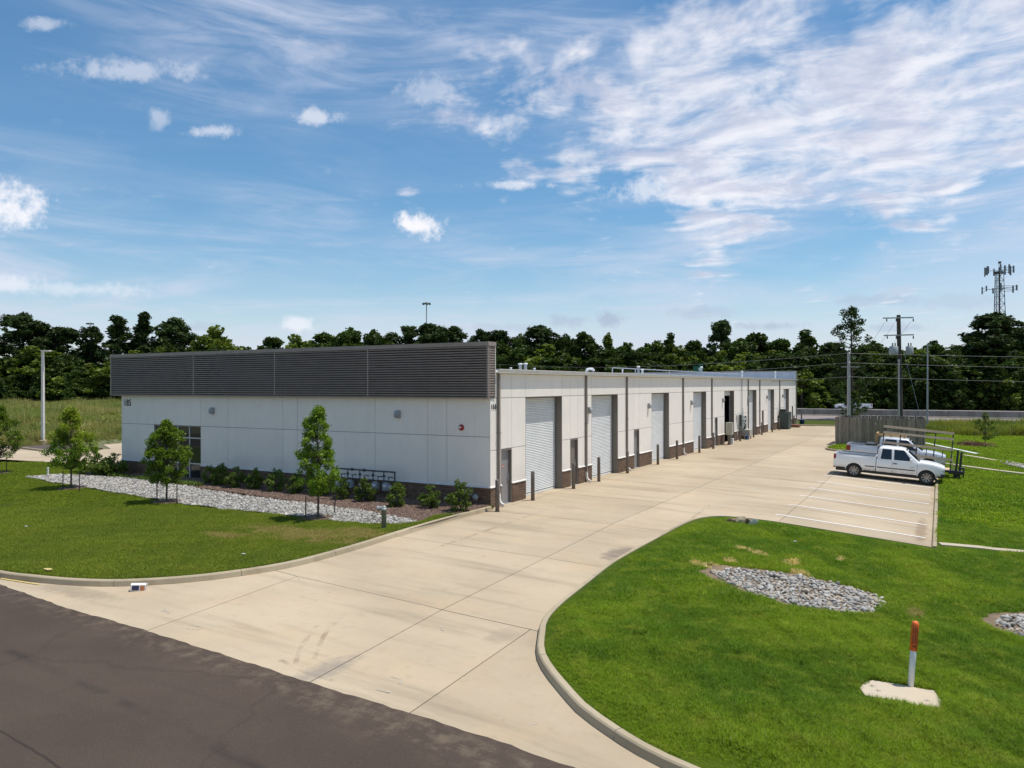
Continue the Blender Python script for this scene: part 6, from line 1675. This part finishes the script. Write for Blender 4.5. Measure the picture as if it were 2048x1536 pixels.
def pickup(p):
    """p: dict of side-profile stations in metres (x forward, z up)"""
    root = empty(p['name'], p['loc'], p['rz']); paint = MAT[p['paint']]
    W = p['w'] / 2; xa, xf, ra = p['rear_axle'], p['front_axle'], p['arch']; r = p['r']; zb0 = p['sill']
    def zb(x):
        z = zb0 + (.05 if x > xf else 0) + (.06 if x < xa else 0)
        for c in (xa, xf):
            d = abs(x - c)
            if d < ra: z = max(z, r * .98 + math.sqrt(ra * ra - d * d))
        return z
    def stations(a, b):
        s = set(np.round(np.linspace(a, b, max(2, int((b - a) / .22))), 3))
        for c in (xa, xf):
            for t in np.linspace(0, math.pi, 15):
                x = c + ra * math.cos(t)
                if a < x < b: s.add(round(x, 3))
            for e in (-ra - .002, ra + .002):
                if a < c + e < b: s.add(round(c + e, 4))
        return sorted(s | {a, b})
    def hw(x, z):
        w = W - .035 * ((z - .82) / .45) ** 2
        if x > xf + .2: w -= .16 * ((x - xf - .2) / (p['front'] - xf - .2)) ** 2
        for c in (xa, xf):
            d = abs(x - c)
            if d < ra + .10: w += .018
        return w
    belt, rail = p['belt'], p['rail']
    def top(x):
        if x < p['ws_base']: return belt
        t = (x - p['ws_base']) / (p['front'] - p['ws_base']); return belt + .02 - .07 * t - .13 * t ** 3
    fr = (0, .14, .38, .64, .86, .96, 1.0)
    def half(x, zt, s):
        b = zb(x); pts = []
        for q in fr:
            z = b + (zt - b) * q; w = hw(x, z) - (.0 if q < .86 else (.012 if q < .96 else (.035 if q < 1 else .10)))
            pts.append((x, s * w, z))
        return pts
    # cab and front clip
    secs = []
    for x in stations(p['cab_rear'], p['front']):
        zt = top(x); L_, R_ = half(x, zt, 1), half(x, zt, -1); secs.append(R_ + [(x, -.45, zt + .025), (x, 0, zt + .04), (x, .45, zt + .025)] + L_[::-1])
    mb = MB(); mb.loft(secs); mb.add(secs[0], [tuple(range(len(secs[0])))]); mb.add(secs[-1], [tuple(range(len(secs[-1]) - 1, -1, -1))])
    body = mb.build('body', paint, root, smooth=True)
    md = body.modifiers.new('split', 'EDGE_SPLIT'); md.split_angle = R(38)
    # bed
    x0, x1 = p['rear'], p['cab_rear'] - .035; secs = []
    for x in stations(x0, x1):
        L_, R_ = half(x, rail, 1), half(x, rail, -1); wi = W - .16
        secs.append(R_[:-1] + [(x, -(W - .06), rail + .005), (x, -wi, rail), (x, -wi, .76), (x, 0, .76), (x, wi, .76), (x, wi, rail), (x, (W - .06), rail + .005)] + L_[:-1][::-1])
    bed = MB(); bed.loft(secs); bd_ = bed.build('bed', paint, root, smooth=True); md = bd_.modifiers.new('split', 'EDGE_SPLIT'); md.split_angle = R(38)
    MB().box(x0 + .05, x1 - .02, -(W - .165), W - .165, .765, .775).build('bed_floor', MAT['bedliner'], bd_)
    for s in (-1, 1): MB().box(x0 + .25, x1 - .02, s * (W - .11) - .055, s * (W - .11) + .055, rail + .008, rail + .028).build('bed_rail_cap', MAT['blackpl'], bd_)
    MB().box(x1 - .05, x1, -(W - .15), W - .15, .77, rail + .005).build('bed_front_wall', paint, bd_)
    tg = MB().box(x0 - .03, x0 + .02, -(W - .13), W - .13, .58, rail - .0).build('tailgate', paint, root, bevel=.012); MB().box(x0 - .045, x0 - .031, -.12, .12, .92, 1.0).build('tailgate_handle', MAT['blackpl'], tg)
    MB().box(x0 + .1, p['front'] - .35, -(W - .22), W - .22, .30, zb0 + .12).build('chassis', MAT['blackpl'], root)
    for c in (xa, xf):
        for s in (-1, 1): MB().box(c - ra * .96, c + ra * .96, s * (W - .21) - .11, s * (W - .21) + .11, r * .9, r + ra + .0).build('wheel_well', MAT['blackpl'], root)
    # greenhouse
    zr = p['roof']; lv = [(belt - .03, p['cab_rear'] + .03, p['ws_base'] - .02, W - .045), (belt + .20, p['cab_rear'] + .045, p['ws_base'] - (p['ws_base'] - p['roof_front']) * .38, W - .09), (zr - .16, p['cab_rear'] + .08, p['roof_front'] + .13, W - .165), (zr - .06, p['cab_rear'] + .12, p['roof_front'] - .01, W - .20), (zr - .015, p['cab_rear'] + .22, p['roof_front'] - .18, W - .29), (zr, p['cab_rear'] + .42, p['roof_front'] - .42, W - .50)]
    def ring(z, xr, xfz, w):
        out = []
        for (cx, cy, a0) in ((xfz, w, 0), (xr, w, 90), (xr, -w, 180), (xfz, -w, 270)):
            rr = .10 if z < zr - .03 else .2
            ox, oy = cx + (-rr if a0 in (0, 270) else rr), cy + (-rr if cy > 0 else rr)
            for k in range(4): a = R(a0 + 30 * k); out.append((ox + rr * math.cos(a), oy + rr * math.sin(a), z))
        return out
    cb = MB(); cb.loft([ring(*l) for l in lv], closed=True); n_ = 16; cb.add(ring(*lv[-1]), [tuple(range(n_))])
    cab = cb.build('cab_roof', paint, root, smooth=True)
    def li(z, k):
        for a, b in zip(lv[:-1], lv[1:]):
            if a[0] <= z <= b[0]: t = (z - a[0]) / (b[0] - a[0]); return a[k] + (b[k] - a[k]) * t
        return lv[-1][k]
    z0w, z1w = belt + .02, zr - .11
    def side_glass(xb0, xb1, xt0, xt1, s, nm='side_window'):
        zs = np.linspace(z0w, z1w, 5); secs = []
        for q, z in enumerate(zs):
            t = q / 4; a, b = xb0 + (xt0 - xb0) * t, xb1 + (xt1 - xb1) * t; y = s * (li(z, 3) + .006)
            secs.append([(a, y, z), ((a + b) / 2, y, z), (b, y, z)])
        MB().loft(secs).build(nm, MAT['autoglass'], cab, smooth=True)
    for s in (-1, 1):
        for w_ in p['glass']: side_glass(*w_, s)
    # windscreen and back light
    secs = [[(li(z, 2) + .008, y * (li(z, 3) - .11), z) for y in (-1, -.5, 0, .5, 1)] for z in np.linspace(z0w, zr - .085, 5)]
    MB().loft(secs).build('windshield', MAT['windshield'], cab, smooth=True)
    secs = [[(li(z, 1) - .008, y * (li(z, 3) - .14), z) for y in (-1, 0, 1)] for z in np.linspace(z0w + .06, zr - .13, 4)]
    MB().loft(secs).build('rear_window', MAT['autoglass'], cab, smooth=True)
    # trim on both sides
    for s in (-1, 1):
        for (a, b) in p['mould']: MB().box(a, b, s * (W + .004) - .012, s * (W + .004) + .012, .685, .735).build('side_moulding', MAT['blackpl'], root)
        for x in p['seams']: 
            pts = [(x, s * (hw(x, z) + .002), z) for z in np.linspace(zb0 + .03, belt - .10, 6)]
            MB().path(pts, .006, 4).build('door_seam', MAT['blackpl'], body)
        for x in p['handles']: MB().box(x - .09, x + .09, s * (W - .005) - .02, s * (W - .005) + .02, belt - .21, belt - .15).build('door_handle', MAT['blackpl'], root, bevel=.01)
        m = MB(); mx = p['mirror']; m.box(mx - .07, mx + .07, s * (W + .13) - .10, s * (W + .13) + .10, belt + .02, belt + .18); o = m.build('mirror', MAT[p.get('mirror_mat', 'paintw')], root, bevel=.035)
        MB().box(mx - .03, mx + .03, min(s * (W - .04), s * (W + .06)), max(s * (W - .04), s * (W + .06)), belt + .02, belt + .07).build('mirror_arm', MAT['blackpl'], o)
        tl = p['tail']; MB().box(x0 - .02, x0 + tl[2], s * (W - .05) - .045, s * (W - .05) + .055, tl[0], tl[1]).build('tail_light', MAT['tail'], root, bevel=.012)
        xh = p['front']; MB().box(xh - .34, xh - .04, s * (W - .26) - .14, s * (W - .26) + .135, top(xh) - .26, top(xh) - .09).build('headlight', MAT['headlamp'], root, bevel=.03)
        MB().box(xh - .30, xh - .05, s * (W - .27) - .14, s * (W - .27) + .135, top(xh) - .36, top(xh) - .275).build('signal_light', MAT['amber' if p['name'] == 'pickup_truck' else 'headlamp'], root, bevel=.02)
        for c in (xa, xf):
            m = MB(); ts = np.linspace(R(6), R(174), 15)
            m.loft([[(c + q * math.cos(t), s * (W - .02), r * .98 + q * math.sin(t)) for q in (ra - .03, ra + .012)] + [(c + q * math.cos(t), s * (W + .018), r * .98 + q * math.sin(t)) for q in (ra + .012, ra - .03)] for t in ts], closed=True, caps=True)
            m.build('arch_lip', MAT[p.get('lip', 'blackpl')], root)
    f_ = p['front']; MB().loft([[(f_ - .16 + dx, y, z) for dx, z in ((0, .42), (.16, .46), (.18, .58), (.15, .64), (0, .64))] for y in (-W + .02, -W * .8, 0, W * .8, W - .02)], closed=True, caps=True).build('front_bumper', MAT['blackpl' if p['paint'] == 'paintw' else 'chrome'], root)
    MB().box(f_ - .06, f_ + .015, -W * .55, W * .55, .68, top(f_) - .07).build('grille', MAT['blackpl'], root)
    if p.get('rear_bumper'): MB().box(x0 - .18, x0 - .02, -W + .04, W - .04, .48, .64).build('rear_bumper', MAT['chrome'], root, bevel=.02)
    else: MB().path([(x0 + .35, 0, .46), (x0 + .02, 0, .46), (x0 - .02, 0, .40), (x0 - .12, 0, .40)], .04, 6).build('tow_hitch', MAT['pipe'], root)
    ty, rm, dk = wheel_meshes(r, 0)
    for c in (xa, xf):
        for s in (-1, 1):
            e = empty('wheel', (c, s * (W - .13), r), 0 if s < 0 else math.pi, parent=root)
            for nm, me in (('tyre', ty), ('rim', rm), ('brake_disc', dk)): link(bpy.data.objects.new(nm, me), e)
    MB().box(p['cab_rear'] + .3, p['ws_base'] - .5, -W + .25, W - .25, .6, belt + .15).build('seats', MAT['interior'], root)
    return root
PIT = math.atan(.083)
def on_slope(o, x, y):
    """stand a vehicle, nose to the kerb (+X), on the falling stall"""
    k = float(np.interp(y, _FY, _FV)); th = math.atan(.072 * k)
    o.location = (x, y, float(zg(x + 1.8, y) + zg(x - 1.8, y)) / 2); o.rotation_euler = (0, th, 0); return o
t1 = on_slope(pickup(dict(name='pickup_truck', loc=(0, 0, 0), rz=0, paint='paintw', w=1.99, rear_axle=-1.83, front_axle=1.82, arch=.475, r=.385, sill=.47, belt=1.17, rail=1.27, roof=1.87, rear=-2.92, front=2.66, cab_rear=-.70, ws_base=1.52, roof_front=.70,
     glass=[(-.50, .06, -.43, .04), (.18, 1.10, .16, .66)], mould=[(-1.28, -.78), (-.66, .10), (.14, 1.24)], seams=[.11, 1.34], handles=[.25], mirror=1.04, tail=(.90, 1.22, .11), lip='paintw')), 13.36, 22.05)
tag(t1, 'older white extended cab pickup with black side moulding and spoked wheels', 'pickup truck', 'parked pickups')
MB().box(1.0, 1.2, -1.005, -.985, .86, .885).build('door_badge', MAT['greycab'], t1)
t2 = on_slope(pickup(dict(name='pickup_truck', loc=(0, 0, 0), rz=0, paint='paints', w=2.03, rear_axle=-1.85, front_axle=1.80, arch=.50, r=.41, sill=.52, belt=1.22, rail=1.36, roof=1.95, rear=-2.85, front=2.72, cab_rear=-1.02, ws_base=1.55, roof_front=.66,
     glass=[(-.78, .04, -.62, .0), (.16, 1.10, .14, .64)], mould=[], seams=[.10, 1.30], handles=[-.05, .28], mirror=1.06, tail=(.94, 1.28, .22), rear_bumper=True, mirror_mat='blackpl', lip='paints')), 13.38, 28.05)
tag(t2, 'newer silver white crew cab pickup with a black tool box in its bed', 'pickup truck', 'parked pickups')
e = on_slope(empty('tool_box'), 12.0, 28.05); e.location.z += 1.36
MB().box(-.28, .28, -.86, .86, -.24, .05).build('box', MAT['blackpl'], e); MB().box(-.30, .30, -.92, .92, .05, .11).build('lid', MAT['black'], e, bevel=.02)
tag(e, 'black tool box spanning the bed of the silver pickup', 'tool box')
# lumber rack over the silver truck's cab
MAT['newwood'] = plain('new_lumber', (.55, .36, .15), (.46, .30, .13), 6, .8)
e = on_slope(empty('lumber_rack'), 12.75, 28.45); e.location.z += 1.96
for y in (-.55, .45): MB().box(-.45, 1.25, y - .045, y + .045, .02, .11).build('side_beam', MAT['newwood'], e)
for x in (-.45, .4, 1.15): MB().box(x - .045, x + .045, -.65, .6, .112, .20).build('cross_beam', MAT['newwood'], e)
for y in (-.62, .55): MB().box(-.54, -.455, y - .045, y + .045, -.62, .11).build('rack_leg', MAT['newwood'], e)
tag(e, 'yellow lumber rack resting over the cab of the silver pickup', 'lumber rack')
# glass-carrier trailer standing between the two pickups
tr = on_slope(empty('rack_trailer'), 14.6, 24.3); tag(tr, 'black trailer with a leaning rack of wooden rails between the two pickups', 'trailer')
MAT['rackwood'] = plain('rack_wood', (.62, .47, .33), (.52, .39, .27), 6, .9)
OB = -.35
leanf = lambda z: OB + .13 * (z - .6)
for k in range(5):
    s_ = -1.80 + .895 * k; zt_ = 2.86 - .035 * k
    MB().tube((s_ - .06, leanf(.6), .6), (s_, leanf(zt_), zt_), .032, .032, 6).build('rack_post', MAT['black'], tr)
for s_ in (.48, 1.30): MB().tube((s_ - .03, leanf(1.15), 1.15), (s_, leanf(1.75), 1.75), .022, .022, 6).build('rack_strut', MAT['black'], tr)
for z_ in (2.84, 2.50, 1.90, 1.32):
    a, b = Vector((-1.84, leanf(z_) - .05, z_)), Vector((1.82, leanf(z_) - .05, z_ - .13)); d_ = b - a; M_ = Matrix.Translation(a) @ d_.to_track_quat('X', 'Z').to_matrix().to_4x4()
    MB().box(0, d_.length, -.025, .025, -.065, .065, M_).build('wooden_rail', MAT['rackwood'], tr)
MB().box(-2.0, 1.75, OB - .15, OB + 1.35, .48, .58).build('chassis', MAT['black'], tr)
for k in range(9): MB().box(-2.0, 1.75, OB - .14 + k * .165, OB - .14 + k * .165 + .155, .582, .615).build('deck_plank', MAT['rackwood'], tr)
for y in (.2, 1.0): MB().path([(1.75, OB + y, .52), (2.45, OB + .6, .50)], .05, 6).build('tongue', MAT['black'], tr)
for s_, hh in ((1.98, 1.88), (2.16, 1.80)): MB().box(s_ - .055, s_ + .055, OB - .06, OB + .04, .30, hh, Matrix.Rotation(R(2.5), 4, 'Y')).build('mast_channel', MAT['black'], tr)
MB().box(1.62, 2.35, OB - .25, OB + .25, .42, .62).build('winch_base', MAT['black'], tr, bevel=.03); MB().lathe([(.12, -.2), (.12, .2)], 12, Matrix.Translation((2.0, OB, .34)) @ Matrix.Rotation(R(90), 4, 'X')).build('winch_drum', MAT['rubber'], tr)
MB().box(2.12, 2.42, OB - .12, OB + .12, .70, .82).build('jack_plate', MAT['black'], tr, bevel=.02); MB().tube((1.74, leanf(1.6), 1.6), (1.9, OB, .62), .02, .02, 5).build('brace', MAT['rackwood'], tr)
MB().tube((2.40, OB + .6, 0), (2.40, OB + .6, .75), .04, .04, 8).build('jack', MAT['black'], tr)
ty, rm, dk = wheel_meshes(.34, 0)
for y in (OB - .02, OB + 1.22):
    e = empty('wheel', (-.3, y, .34), parent=tr)
    for nm, me in (('tyre', ty), ('rim', rm)): link(bpy.data.objects.new(nm, me), e)
# far carriageway behind the barrier and the pickup driving on it
tag(MB().prism([(-120, 106.0), (400, 112.5), (400, 128), (-120, 121)], .0, .55).build('far_carriageway', MAT['highway']), kind='structure')
far = copy_tree(t1); x_, y_ = at_depth(1705, 800, 125)[:2]; far.location = (x_, y_, .56); far.rotation_euler = (0, 0, math.pi + R(1)); far.scale = (1.0, 1.0, 1.0)
tag(far, 'white pickup driving on the highway behind the barrier', 'pickup truck'); 
if 'group' in far: del far['group']
